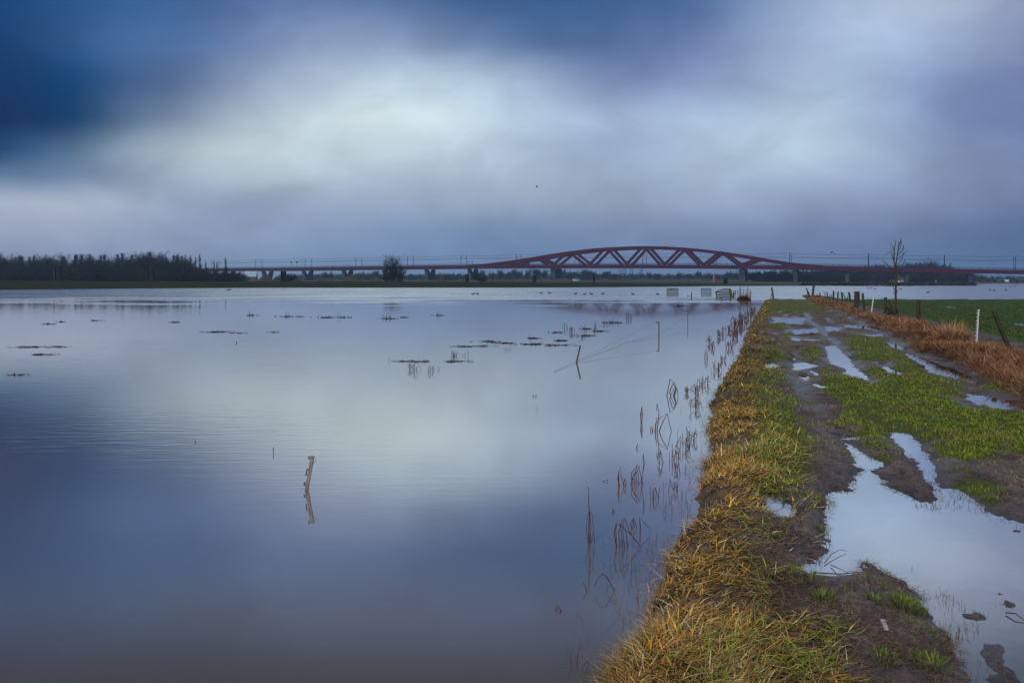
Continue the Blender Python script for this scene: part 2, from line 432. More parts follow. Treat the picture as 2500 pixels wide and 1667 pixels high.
FOOT = np.array([(-900, 712), (0, 708), (300, 705), (625, 703), (1250, 702.5), (1500, 701.5), (1750, 699), (1900, 698.5), (2000, 699), (2200, 701), (2500, 704), (3200, 707)])
CREST = np.array([(-900, 686.5), (0, 685.3), (625, 687.2), (1250, 688.3), (1700, 691.5), (1900, 694.5), (2000, 697), (2500, 701.5), (3200, 702)])
def far_shape(x, y):
    px = CX + F * x / np.maximum(y, 1e-3)
    px = np.clip(np.where(y > 1, px, np.where(x > 0, 3200, -900)), -900, 3200)
    fy = np.interp(px, FOOT[:, 0], FOOT[:, 1])
    Yf = F * CAM_Z / (fy - HY)
    cyy = np.interp(px, CREST[:, 0], CREST[:, 1])
    zc = CAM_Z - (cyy - HY) * (Yf + 28) / F
    return Yf, zc
def terrain(x, y):
    """height and cover masks of the ground at x, y"""
    r = np.hypot(x, y)
    n1 = fbm(x * 0.9, y * 0.9, 3); n2 = fbm(x * 4.5, y * 4.5, 29, 3); n3 = fbm(x * 0.16, y * 0.16, 71, 3)
    n4 = fbm(x * 17, y * 17, 51, 2)
    t = x - XL(y) + 0.10 * n1 + 0.05 * n2
    tf = x - XF(y)
    lift = sstep(-0.8, 0.62, t)
    yend = 96 + 3 * n1 + np.where(np.abs(tf + 0.6) < 2.2, 24 * sstep(2.2, 1.2, np.abs(tf + 0.6)), 0)
    lift = np.minimum(lift, sstep(1.0, -2.0, y - yend))
    z = 0.2 + 0.035 * n1 + 0.030 * n2 + 0.03 * n3 + 0.018 * n4
    z = z + 0.05 * np.exp(-((t - 0.95) / 0.55) ** 2) * (0.7 + 0.5 * n1)          # grassy shoulder of the bank
    vd = poly_sd(x, y, VERGE) if x.size < 4e6 else None
    verge = sstep(0.35, -0.4, vd + 0.4 * n1)
    z = z + verge * (0.13 + 0.10 * n1)
    gsd = polys_sd(x, y, GREEN) + 0.45 * n1 + 0.35 * n2 + 0.1 * n4
    green = sstep(0.12, -0.22, gsd)
    fieldm = sstep(0.2, 1.2, tf)
    path = sstep(0.15, -0.15, polys_sd(x, y, PATH) + 0.2 * n2 + 0.1 * n1)
    green = green * (1 - 0.9 * path)
    psd = polys_sd(x, y, PUD)
    bsd = polys_sd(x, y, MUDBUMP)
    fade = np.clip(y / 25, 0.5, 1.6)
    pe = psd - 0.14 * sstep(24, 42, y) * (1 - fieldm) + (0.05 * n1 + 0.055 * n2 + 0.02 * n4) * fade
    rim = sstep(0.55, 0.12, psd) * (1 - fieldm)
    churn = sstep(17, 25, y) * sstep(88, 74, y) * (1 - green) * (1 - verge) * (1 - fieldm) * sstep(1.2, 1.8, t)
    z = z + churn * (-0.034 + 0.085 * fbm(x * 1.25, y * 0.75, 203, 3))
    rut = np.zeros_like(x)
    for i_, tr in enumerate((2.25, 3.85, 5.0, 6.5)):
        wob = 0.25 * fbm(y * 0.22 + 11 * i_, y * 0 + 3.3, 7 + i_, 2)
        d_ = np.abs(x - XL(y) - tr - wob - 0.15 * n1)
        on = sstep(-0.35, 0.25, fbm(y * 0.16 + 31 * i_, y * 0 + 8.1, 19 + i_, 2) + (0.25 if i_ in (1, 3) else 0.0))
        rut = np.maximum(rut, sstep(0.34, 0.08, d_ + 0.1 * n2) * on)
        z = z + 0.045 * np.exp(-((d_ - 0.5) / 0.16) ** 2) * on * (0.6 + n2)
    rut = rut * (1 - 0.9 * green) * sstep(9, 13, y) * sstep(86, 66, y) * sstep(-0.15, 0.15, tf * -1 - 1.0)
    z = z - rut * (0.085 + 0.035 * n2 + 0.02 * n4)
    green = green * (1 - 0.5 * rut)
    ztrack = z + rim * 0.03 * (0.5 + n2) * (1 - green)
    zin = ZP + 0.13 * pe + (0.010 * n4 + 0.010 * n2) * sstep(-0.35, 0.0, pe)
    zin = np.maximum(zin, ZP - 0.07)
    w = sstep(0.0, 0.45, pe)
    zt = np.where(psd < 8, zin * (1 - w) + np.maximum(ztrack, ZP + 0.006 + 0.022 * n2 + 0.012 * n4) * w, ztrack)
    hb = sstep(0.10, -0.12, bsd + 0.14 * n2 + 0.09 * n4)
    zt = zt + hb * (0.085 + 0.05 * n2 + 0.04 * n4)
    zl = zt * lift + (-0.75) * (1 - lift)
    # far land behind the flood
    Yf, zc = far_shape(x, y)
    q = y - Yf + 2.0 * fbm(x * 0.05, y * 0.05, 13, 3)
    zfar = np.where(q < 28, (-0.3) + (zc + 0.3) * sstep(-3, 28, q) ** 0.8, zc + (np.minimum(0.9, zc) - zc) * sstep(28, 60, q))
    zfar = zfar + 0.10 * fbm(x * 0.08, y * 0.08, 77, 3) * sstep(5, 28, q)
    far = (q > -3) & (y > 60)
    z = np.where(far, np.maximum(zl, zfar), zl)
    return dict(z=z, t=t, tf=tf, lift=lift, green=green, verge=verge, field=fieldm, psd=pe, bump=hb, far=far, q=q, n1=n1, n2=n2, n3=n3, n4=n4, rim=rim, rut=rut, path=path)

def cover_colour(T, x, y):
    mud = np.array([0.125, 0.096, 0.096]); mud2 = np.array([0.052, 0.037, 0.034])
    soilg = np.array([0.060, 0.078, 0.020]); straw = np.array([0.085, 0.055, 0.028])
    reed = np.array([0.10, 0.05, 0.028]); field = np.array([0.034, 0.062, 0.017])
    k = sstep(-0.5, 0.5, T['n2'] + 0.5 * T['n1'])[:, None]
    c = mud * k + mud2 * (1 - k)
    c = c * (1 - 0.45 * sstep(0.22, 0.02, T['psd']) - 0.25 * T['rut'])[:, None]      # soaked mud is darker
    patch = sstep(0.0, 0.35, T['n1'] + 0.4 * T['n2'] + 0.25 * sstep(60, 90, y)) * 0.75 * (1 - T['rim'] * 0.8)
    g = np.maximum(T['green'], patch * (1 - T['rut']) * (1 - T['path']) * sstep(9, 14, y) * (1 - 0.4 * sstep(20, 30, y) * sstep(78, 60, y)))
    c = c + (soilg - c) * (g * 0.85)[:, None]
    bank = sstep(1.55, 0.85, T['t'] + 0.5 * T['n1']) * sstep(-0.25, 0.1, T['t'])
    c = c + (straw * (0.6 + 0.4 * k) - c) * (bank * 0.55)[:, None]
    c = c + (reed - c) * (T['verge'] * 0.85)[:, None]
    c = c + (field * (1 + 0.35 * T['n1'][:, None]) - c) * (T['field'] * (1 - T['verge']))[:, None]
    dike = np.array([0.012, 0.020, 0.005]); brown = np.array([0.024, 0.018, 0.012]); plain = np.array([0.05, 0.05, 0.03])
    kk = sstep(-0.2, 0.5, T['n3'] + 0.6 * fbm(x * 0.03, y * 0.06, 5, 3))[:, None]
    dc = dike * (1 - 0.7 * kk) + brown * 0.7 * kk
    dc = np.where((T['q'] < 3)[:, None], np.array([0.02, 0.017, 0.012]), dc)
    dc = np.where((T['q'] > 32)[:, None], plain, dc)
    c = np.where(T['far'][:, None], dc, c)
    wet = np.clip(sstep(0.5, 0.05, T['psd']) * 0.8 + T['rut'] * 0.8 + T['path'] * 0.35 + sstep(-0.1, 0.5, T['n1'] - T['n2'] * 0.5) * 0.35, 0, 1) * (1 - T['green']) * (1 - T['verge']) * (1 - T['field'])
    wet = np.where(T['far'], 0, wet)
    return np.concatenate([c, wet[:, None]], 1), bank, g

def ground_material():
    m = bpy.data.materials.new('ground_mud_and_turf'); m.use_nodes = True
    nt = m.node_tree; N, L = nt.nodes, nt.links
    b = N['Principled BSDF']
    a = N.new('ShaderNodeAttribute'); a.attribute_name = 'Col'
    tc = N.new('ShaderNodeTexCoord')
    ns = N.new('ShaderNodeTexNoise'); ns.inputs['Scale'].default_value = 22; ns.inputs['Detail'].default_value = 6; ns.inputs['Roughness'].default_value = 0.65
    L.new(tc.outputs['Object'], ns.inputs['Vector'])
    mr = N.new('ShaderNodeMapRange'); mr.inputs[1].default_value = 0.3; mr.inputs[2].default_value = 0.7; mr.inputs[3].default_value = 0.4; mr.inputs[4].default_value = 1.6
    L.new(ns.outputs['Fac'], mr.inputs[0])
    s = N.new('ShaderNodeVectorMath'); s.operation = 'SCALE'; L.new(a.outputs['Color'], s.inputs[0]); L.new(mr.outputs[0], s.inputs['Scale'])
    L.new(s.outputs[0], b.inputs['Base Color'])
    rr = N.new('ShaderNodeMapRange'); rr.inputs[3].default_value = 0.85; rr.inputs[4].default_value = 0.28
    L.new(a.outputs['Alpha'], rr.inputs[0]); L.new(rr.outputs[0], b.inputs['Roughness'])
    sp = N.new('ShaderNodeMapRange'); sp.inputs[3].default_value = 0.08; sp.inputs[4].default_value = 0.7
    L.new(a.outputs['Alpha'], sp.inputs[0]); L.new(sp.outputs[0], b.inputs['Specular IOR Level'])
    n2 = N.new('ShaderNodeTexNoise'); n2.inputs['Scale'].default_value = 9; n2.inputs['Detail'].default_value = 8; n2.inputs['Roughness'].default_value = 0.7
    L.new(tc.outputs['Object'], n2.inputs['Vector'])
    bp = N.new('ShaderNodeBump'); bp.inputs['Strength'].default_value = 1.0; bp.inputs['Distance'].default_value = 0.055
    L.new(n2.outputs['Fac'], bp.inputs['Height']); L.new(bp.outputs[0], b.inputs['Normal'])
    return m

def build_ground():
    # polar sheet round the photographer: fine where the track lies, coarse elsewhere, out to the horizon
    az = np.concatenate([np.linspace(-180, -36, 49)[:-1], np.linspace(-36, 2, 100)[:-1], np.linspace(2, 42, 330)[:-1], np.linspace(42, 180, 47)[:-1]])
    az = np.radians(az)
    rad = np.concatenate([[0.4, 1.0, 1.8], np.geomspace(2.6, 130, 520)[:-1], np.geomspace(130, 340, 90)[:-1], np.geomspace(340, 2500, 40)])
    A, R = np.meshgrid(az, rad)
    x, y = (R * np.sin(A)).ravel(), (R * np.cos(A)).ravel()
    T = terrain(x, y)
    c, _, _ = cover_colour(T, x, y)
    nr, na = len(rad), len(az)
    i = np.arange(nr - 1)[:, None] * na + np.arange(na)[None, :]
    j = np.arange(nr - 1)[:, None] * na + (np.arange(na)[None, :] + 1) % na
    f = np.stack([i, j, j + na, i + na], -1).reshape(-1, 4)
    v = np.stack([x, y, T['z']], 1)
    me = tri_mesh('ground', v, f[:, ::-1], ground_material(), c, smooth=True)
    o = link('ground', me); o['kind'] = 'structure'
    # the disc under the photographer's feet
    m = MB(); m.add([tuple(p) for p in v[:na]] + [(0, 0, float(T['z'][:na].mean()))], [(k, (k + 1) % na, na) for k in range(na)])
    o2 = m.build('ground', mat('mud_plain', (0.09, 0.066, 0.06), 0.7)); o2['kind'] = 'structure'
build_ground()

def hz(x, y):
    return float(terrain(np.array([float(x)]), np.array([float(y)]))['z'][0])

# ------------------------------------------------------------------ water
def water_material(name, ripples):
    m = bpy.data.materials.new(name); m.use_nodes = True
    nt = m.node_tree; N, L = nt.nodes, nt.links
    N.clear()
    out = N.new('ShaderNodeOutputMaterial')
    dif = N.new('ShaderNodeBsdfDiffuse'); dif.inputs[0].default_value = (0.122, 0.113, 0.116, 1) if ripples else (0.15, 0.13, 0.13, 1)
    if not ripples:
        dif = N.new('ShaderNodeBsdfTransparent'); dif.inputs[0].default_value = (0.80, 0.76, 0.72, 1)      # clear rain water: the mud shows in the shallows
    gl = N.new('ShaderNodeBsdfGlossy'); gl.inputs['Roughness'].default_value = 0.05 if ripples else 0.03; gl.inputs[0].default_value = (1.0, 1.0, 0.985, 1)
    fr = N.new('ShaderNodeFresnel'); fr.inputs[0].default_value = 2.2
    mx = N.new('ShaderNodeMixShader')
    rf = N.new('ShaderNodeMapRange'); rf.inputs[3].default_value = 0.42 if ripples else 0.70; rf.inputs[4].default_value = 0.98
    L.new(fr.outputs[0], rf.inputs[0]); L.new(rf.outputs[0], mx.inputs[0]); L.new(dif.outputs[0], mx.inputs[1]); L.new(gl.outputs[0], mx.inputs[2]); L.new(mx.outputs[0], out.inputs[0])
    tc = N.new('ShaderNodeTexCoord')
    def noise(sx, sy, rot, det, rough=0.5, dist=0.0):
        mp = N.new('ShaderNodeMapping'); mp.inputs['Scale'].default_value = (sx, sy, 1); mp.inputs['Rotation'].default_value = (0, 0, rot)
        L.new(tc.outputs['Object'], mp.inputs[0])
        n = N.new('ShaderNodeTexNoise'); n.inputs['Scale'].default_value = 1; n.inputs['Detail'].default_value = det; n.inputs['Roughness'].default_value = rough
        n.inputs['Distortion'].default_value = dist
        L.new(mp.outputs[0], n.inputs['Vector'])
        return n.outputs['Fac']
    def ma(op, a, b):
        n = N.new('ShaderNodeMath'); n.operation = op
        for i, v in enumerate((a, b)):
            if isinstance(v, (int, float)): n.inputs[i].default_value = v
            else: L.new(v, n.inputs[i])
        return n.outputs[0]
    def mr(v, a, b, c, d):
        n = N.new('ShaderNodeMapRange'); n.interpolation_type = 'SMOOTHSTEP'
        L.new(v, n.inputs[0])
        for i, q in enumerate((a, b, c, d)): n.inputs[i + 1].default_value = q
        return n.outputs[0]
    if ripples:
        sep = N.new('ShaderNodeSeparateXYZ'); L.new(tc.outputs['Object'], sep.inputs[0])
        swell = noise(0.9, 6.5, -0.20, 2.5, 0.5, 0.6)
        patch = noise(0.05, 0.09, 0.3, 2)
        # breeze zones: the open water beyond 75 m is ruffled, the sheltered water near the bank is nearly still
        zone = ma('MULTIPLY', mr(sep.outputs[1], 16, 55, 0.0, 0.035), mr(sep.outputs[0], -4, 6, 1.0, 0.5))
        zone = ma('ADD', zone, mr(ma('ADD', sep.outputs[1], ma('MULTIPLY', ma('SUBTRACT', patch, 0.5), 90.0)), 80, 122, 0.0, 1.0))
        pz = mr(patch, 0.44, 0.62, 0.15, 1.0)
        near = mr(sep.outputs[0], -5, 2.0, 1.0, 0.10)
        band = ma('MULTIPLY', mr(sep.outputs[1], 7, 12, 0.05, 1.0), mr(sep.outputs[1], 26, 44, 1.0, 0.15))
        h = ma('MULTIPLY', ma('MULTIPLY', swell, ma('MULTIPLY', band, ma('MULTIPLY', near, ma('ADD', ma('MULTIPLY', pz, 0.7), 0.3)))), 0.0055)
        mpc = N.new('ShaderNodeMapping'); mpc.inputs['Scale'].default_value = (2.6, 8.0, 1); L.new(tc.outputs['Object'], mpc.inputs[0])
        nc = N.new('ShaderNodeTexNoise'); nc.inputs['Scale'].default_value = 1; nc.inputs['Detail'].default_value = 3; L.new(mpc.outputs[0], nc.inputs['Vector'])
        sb = N.new('ShaderNodeVectorMath'); sb.operation = 'SUBTRACT'; sb.inputs[1].default_value = (0.5, 0.64, 0.5); L.new(nc.outputs['Color'], sb.inputs[0])
        ml = N.new('ShaderNodeVectorMath'); ml.operation = 'MULTIPLY'; ml.inputs[1].default_value = (0.5, 0.62, 0.0); L.new(sb.outputs[0], ml.inputs[0])
        sz = N.new('ShaderNodeVectorMath'); sz.operation = 'SCALE'; L.new(ml.outputs[0], sz.inputs[0])
        L.new(ma('MULTIPLY', zone, ma('ADD', ma('MULTIPLY', pz, 0.4), 0.7)), sz.inputs['Scale'])
        ad = N.new('ShaderNodeVectorMath'); ad.operation = 'ADD'; ad.inputs[1].default_value = (0, 0, 1); L.new(sz.outputs[0], ad.inputs[0])
        nz = N.new('ShaderNodeVectorMath'); nz.operation = 'NORMALIZE'; L.new(ad.outputs[0], nz.inputs[0])
        nrm = nz.outputs[0]
    else:
        h = ma('MULTIPLY', noise(3, 3, 0, 2), 0.0008); nrm = None
    bp = N.new('ShaderNodeBump'); bp.inputs['Strength'].default_value = 1.0; bp.inputs['Distance'].default_value = 1.0
    L.new(h, bp.inputs['Height'])
    if nrm is not None: L.new(nrm, bp.inputs['Normal'])
    L.new(bp.outputs[0], gl.inputs['Normal']); L.new(bp.outputs[0], fr.inputs['Normal'])
    return m
W_FLOOD, W_PUD = water_material('flood_water', True), water_material('puddle_water', False)
def sheet(name, pts, z, m):
    mb = MB(); mb.add([(x, y, z) for x, y in pts], [tuple(range(len(pts)))])
    o = mb.build(name, m); o['kind'] = 'structure'
    return o
sheet('flood_water', [(-1500, -400), (1500, -400), (1500, 420), (-1500, 420)], 0.0, W_FLOOD)
sheet('river_water', [(P(-300, 682, 260).x, 250), (P(560, 682, 260).x, 250), (P(540, 682, 330).x, 330), (P(-300, 682, 330).x, 330)], 1.95, W_PUD)
ys = np.concatenate([[1.5], np.geomspace(3, 90, 40)])
mb = MB()
for y in ys:
    mb.v.append((float(XL(y)) + 0.62, y, ZP)); mb.v.append((float(XL(y)) + 60, y, ZP))
mb.f = [(2 * i, 2 * i + 1, 2 * i + 3, 2 * i + 2) for i in range(len(ys) - 1)]
mb.build('puddle_water', W_PUD)['kind'] = 'structure'

# ------------------------------------------------------------------ haze over the far land
def build_haze():
    m = bpy.data.materials.new('haze'); m.use_nodes = True
    nt = m.node_tree; nt.nodes.clear()
    out = nt.nodes.new('ShaderNodeOutputMaterial')
    v = nt.nodes.new('ShaderNodeVolumePrincipled')
    v.inputs['Color'].default_value = (0.46, 0.73, 1.0, 1)
    v.inputs['Density'].default_value = 0.00026
    v.inputs['Anisotropy'].default_value = 0.2
    nt.links.new(v.outputs[0], out.inputs['Volume'])
    mb = MB(); mb.box((0, 0, 20.5), (5200, 5200, 45))
    o = mb.build('haze', m); o['kind'] = 'stuff'
build_haze()

# ------------------------------------------------------------------ grass, reeds and litter
M_BLADE = mat('grass_blades', (0, 0, 0), 0.7, 0.12, 40, attr=True, spec=0.08)
M_REED = mat('dry_reed', (0.105, 0.052, 0.034), 0.75, 0.4, 30, color2=(0.045, 0.027, 0.022), spec=0.15)
def blades(base, head, length, width, lean, bend, cols, tip=None):
    """curved blades as ONE triangle soup: arrays in, vertices / faces / colours out"""
    n = len(base)
    pos = base.copy()
    hx, hy = np.cos(head), np.sin(head)
    side = np.stack([-hy, hx, np.zeros(n)], 1)
    tw = rng.uniform(-0.5, 0.5, n)
    side[:, 2] = tw * 0.5
    vs = np.zeros((n, 7, 3)); seg = length / 3
    wf = [1.0, 0.95, 0.65]
    ang = lean.copy()
    for k in range(3):
        w = (width * wf[k] * 0.5)[:, None]
        vs[:, 2 * k] = pos - side * w
        vs[:, 2 * k + 1] = pos + side * w
        pos = pos + np.stack([hx * np.sin(ang), hy * np.sin(ang), np.cos(ang)], 1) * seg[:, None]
        pos[:, 2] = np.maximum(pos[:, 2], base[:, 2] + 0.006 * (k + 1))
        ang = ang + bend / 2.2
    vs[:, 6] = pos
    idx = (np.arange(n) * 7)[:, None, None]
    fs = (np.array([[0, 1, 2], [1, 3, 2], [2, 3, 4], [3, 5, 4], [4, 5, 6]])[None] + idx).reshape(-1, 3)
    cs = np.repeat(cols[:, None, :], 7, 1)
    if tip is not None:
        for k, a in ((4, .4), (5, .4), (6, .8)):
            cs[:, k] = cs[:, k] * (1 - a) + tip * a
    return vs.reshape(-1, 3), fs, cs.reshape(-1, 3)
def pick(pal, n, w=None):
    pal = np.array(pal); w = None if w is None else np.array(w) / np.sum(w)
    c = pal[rng.choice(len(pal), n, p=w)]
    return c * rng.uniform(0.7, 1.3, (n, 1))
def scatter_px(n, x0, x1, y0, y1, z=0.2):
    """points spread evenly over what a viewer of the track sees: more per square metre close by"""
    px = rng.uniform(x0, x1, n); py = y0 + (y1 - y0) * rng.uniform(0, 1, n)
    Y = F * (CAM_Z - z) / (py - HY)
    return (px - CX) * Y / F, Y
GOLD = [(0.58, 0.32, 0.05), (0.48, 0.23, 0.035), (0.68, 0.50, 0.16), (0.28, 0.115, 0.022), (0.24, 0.24, 0.025), (0.11, 0.18, 0.015), (0.46, 0.18, 0.02)]
GREENS = [(0.110, 0.215, 0.012), (0.160, 0.250, 0.016), (0.07, 0.145, 0.010), (0.26, 0.28, 0.03), (0.34, 0.25, 0.06)]
RUST = [(0.21, 0.098, 0.045), (0.15, 0.064, 0.03), (0.28, 0.15, 0.075), (0.09, 0.04, 0.022), (0.38, 0.25, 0.15)]
DEAD = [(0.10, 0.062, 0.045), (0.055, 0.035, 0.028), (0.20, 0.14, 0.09)]
stuff_parts = {}
def emit(key, out):
    stuff_parts.setdefault(key, []).append(out)

def bank_grass():
    # matted straw-coloured grass along the water's edge
    for (n, x0, x1, y0, y1) in ((40000, 1380, 2080, 1180, 1760), (46000, 1580, 1990, 905, 1190), (30000, 1700, 1960, 770, 910), (10000, 1780, 1900, 735, 772)):
        x, y = scatter_px(n, x0, x1, y0, y1)
        T = terrain(x, y)
        clump = fbm(x * 1.5, y * 1.5, 91, 3); c2 = fbm(x * 4.2, y * 4.2, 33, 3); c3 = fbm(x * 0.6, y * 0.6, 133, 2)
        w = 1.15 + 0.45 * T['n1'] - 0.2 * sstep(9, 16, y) + 0.5 * sstep(6.2, 5.0, y) + 0.3 * sstep(11, 20, y)
        keep = (T['t'] > -0.05 + 0.25 * T['n2']) & (T['t'] < w + rng.uniform(-0.4, 0.4, n)) & (clump + 0.8 * c2 > -0.25 + rng.uniform(-.25, .25, n)) & (T['psd'] > 0.0) & (T['lift'] > 0.4)
        x, y = x[keep], y[keep]; t = T['t'][keep]; z = T['z'][keep]; cl = clump[keep]; cc2 = c2[keep]; cc3 = c3[keep]
        m = len(x)
        swirl = fbm(x * 0.9, y * 0.9, 44, 2) * 4.0 + fbm(x * 3, y * 3, 48, 2) * 2.5
        head = swirl + rng.normal(0, 1.3, m)
        length = rng.uniform(0.05, 0.23, m) * (0.75 + 0.7 * np.clip(cl + 0.3, 0, 1))
        lod = np.clip(y / 8, 0.75, 6)
        width = rng.uniform(0.003, 0.0105, m) * lod ** 0.8
        up = rng.uniform(0, 1, m) < 0.05
        lean = np.where(up, rng.uniform(0.05, 0.6, m), rng.uniform(0.95, 1.6, m))
        bend = np.where(up, rng.uniform(0.8, 2.8, m), rng.uniform(-0.5, 0.9, m))
        z = z + np.where(up, 0, rng.uniform(0, 0.085, m) * np.clip(cl + 0.5, 0, 1))
        gold = pick(GOLD, m, [4.5, 4, 2.2, 4.5, 1.8, 1.4, 2.2])
        gr = pick(GREENS, m, [3, 3, 2, 2, 1])
        brown = pick([(0.20, 0.088, 0.03), (0.10, 0.05, 0.024), (0.30, 0.14, 0.04), (0.07, 0.05, 0.016)], m)
        far = sstep(9, 22, y)
        gm = sstep(0.05, 0.40, cc2 * 0.8 + 0.5 * cc3 + 0.6 * sstep(0.5, 1.15, t) - 0.10 + 0.12 * far + rng.normal(0, .16, m))[:, None]
        bm = np.clip(sstep(0.6, 0.0, t) * 0.85 + sstep(0.2, -0.3, cl) * 0.65 + far * 0.45 + 0.18, 0, 1)
        bm = (rng.uniform(0, 1, m) < bm * 0.85)[:, None]
        col = np.where(bm, brown, gold * (1 - gm) + gr * gm) * rng.uniform(0.6, 1.35, (m, 1))
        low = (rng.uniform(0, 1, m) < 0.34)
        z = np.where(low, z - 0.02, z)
        col = np.where(low[:, None], pick([(0.045, 0.028, 0.016), (0.07, 0.04, 0.02), (0.03, 0.026, 0.012)], m), col)  # rotten under-layer, its dark colour also painting in the shade between blades
        pale = (rng.uniform(0, 1, m) < 0.07 * (1 - far))[:, None]
        col = np.where(pale, np.array([0.62, 0.52, 0.30]) * rng.uniform(.7, 1.1, (m, 1)), col)
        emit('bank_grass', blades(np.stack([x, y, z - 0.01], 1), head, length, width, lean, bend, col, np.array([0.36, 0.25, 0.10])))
bank_grass()

def track_grass():
    # short green turf between the ruts
    for (n, x0, x1, y0, y1) in ((26000, 1840, 2560, 1030, 1260), (95000, 1840, 2560, 905, 1120), (42000, 1840, 2500, 800, 930), (14000, 1850, 2080, 735, 800), (7000, 1900, 2420, 1380, 1690)):
        x, y = scatter_px(n, x0, x1, y0, y1)
        T = terrain(x, y)
        if y1 > 1600:
            den = sstep(0.30, 0.5, fbm(x * 2.6, y * 2.6, 61, 3) + 0.12) * 0.55
        else:
            patch = sstep(0.0, 0.4, T['n1'] * 0.7 + 0.7 * T['n2'] + 0.3 * sstep(2.6, 1.4, T['t'])) * 0.6
            den = np.maximum(T['green'] * sstep(-0.55, 0.0, T['n2'] + 0.4 * T['n1']), patch * sstep(7, 12, y) * (1 - 0.55 * sstep(20, 30, y) * sstep(78, 60, y)) * (1 - 0.6 * T['rim']) * (1 - 0.7 * T['path'])) * np.where(T['z'] < ZP + 0.02, 0.1, 1)
        keep = (rng.uniform(0, 1, n) < den) & (T['psd'] > np.where(y > 22, 0.18, -0.015)) & (T['rut'] < 0.35) & (T['verge'] < 0.3) & (T['tf'] < 0.2) & (T['lift'] > 0.9) & (T['t'] > 0.5) & (T['z'] > ZP - 0.02)
        x, y, z = x[keep], y[keep], T['z'][keep]; n2 = T['n2'][keep]; n1 = T['n1'][keep]
        m = len(x)
        lod = np.clip(y / 9, 0.7, 6)
        length = rng.uniform(0.025, 0.085, m) * (1 + 0.35 * n1)
        width = rng.uniform(0.003, 0.0065, m) * lod ** 0.9
        k = fbm(x * 0.8, y * 0.8, 15, 3)
        col = pick(GREENS, m, [4, 4, 3, 2, 1.1])
        yel = pick([(0.20, 0.17, 0.05), (0.27, 0.19, 0.07), (0.13, 0.12, 0.035)], m)
        ym = (rng.uniform(0, 1, m) < sstep(0.0, 0.5, k + 0.25 * n2) * 0.55 + 0.08)[:, None]
        col = np.where(ym, yel, col)
        emit('track_grass', blades(np.stack([x, y, z - 0.006], 1), rng.uniform(0, 6.28, m), length, width, rng.uniform(0.2, 1.15, m), rng.uniform(0.1, 1.0, m), col * rng.uniform(0.55, 1.25, (m, 1))))
track_grass()

def verge_reed():
    # flattened rust-brown reed heaped along the fence
    for (n, x0, x1, y0, y1) in ((52000, 2180, 2600, 835, 990), (52000, 2040, 2600, 770, 880), (24000, 1960, 2260, 722, 800)):
        x, y = scatter_px(n, x0, x1, y0, y1, 0.3)
        T = terrain(x, y)
        cl = fbm(x * 0.8, y * 0.8, 23, 3)
        keep = (T['verge'] > rng.uniform(0.1, 0.9, n)) & (cl > -0.5 + rng.uniform(-.2, .2, n))
        x, y, z = x[keep], y[keep], T['z'][keep]; cl = cl[keep]; m = len(x)
        swirl = fbm(x * 0.5, y * 0.5, 81, 2) * 3.0 + 2.6
        lod = np.clip(y / 12, 1, 7)
        length = rng.uniform(0.2, 0.52, m)
        width = rng.uniform(0.004, 0.009, m) * lod ** 0.9
        base = np.stack([x, y, z + rng.uniform(-0.02, 0.07, m) * np.clip(cl + 0.5, 0, 1)], 1)
        col = pick(RUST, m, [4, 4, 2.5, 2.5, 0.8])
        ol = (rng.uniform(0, 1, m) < sstep(0.15, 0.5, fbm(x * 0.6, y * 0.6, 63, 3) - 0.02) * 0.5)[:, None]
        col = np.where(ol, pick([(0.13, 0.11, 0.03), (0.20, 0.16, 0.06)], m), col)
        emit('verge_reed', blades(base, swirl + rng.normal(0, 1.2, m), length, width, rng.uniform(0.85, 1.55, m), rng.uniform(-0.3, 0.9, m), col))
verge_reed()

def field_grass():
    x, y = scatter_px(60000, 2080, 2620, 735, 872, 0.2)
    T = terrain(x, y)
    keep = (T['field'] > 0.5) & (T['verge'] < 0.2) & (T['psd'] > 0.0) & (T['lift'] > 0.9)
    x, y, z = x[keep], y[keep], T['z'][keep]; m = len(x)
    lod = np.clip(y / 9, 1, 9)
    k = fbm(x * 0.35, y * 0.35, 18, 3)
    col = pick([(0.045, 0.085, 0.018), (0.06, 0.105, 0.02), (0.035, 0.062, 0.016), (0.10, 0.11, 0.03)], m, [4, 4, 3, 1])
    yel = pick([(0.12, 0.10, 0.035)], m)
    col = np.where((rng.uniform(0, 1, m) < sstep(0.1, 0.5, k) * 0.5)[:, None], yel, col)
    emit('field_grass', blades(np.stack([x, y, z - 0.01], 1), rng.uniform(0, 6.28, m), rng.uniform(0.04, 0.11, m), rng.uniform(0.004, 0.007, m) * lod ** 0.85,
                               rng.uniform(0.05, 0.7, m), rng.uniform(0.1, 0.9, m), col))
field_grass()

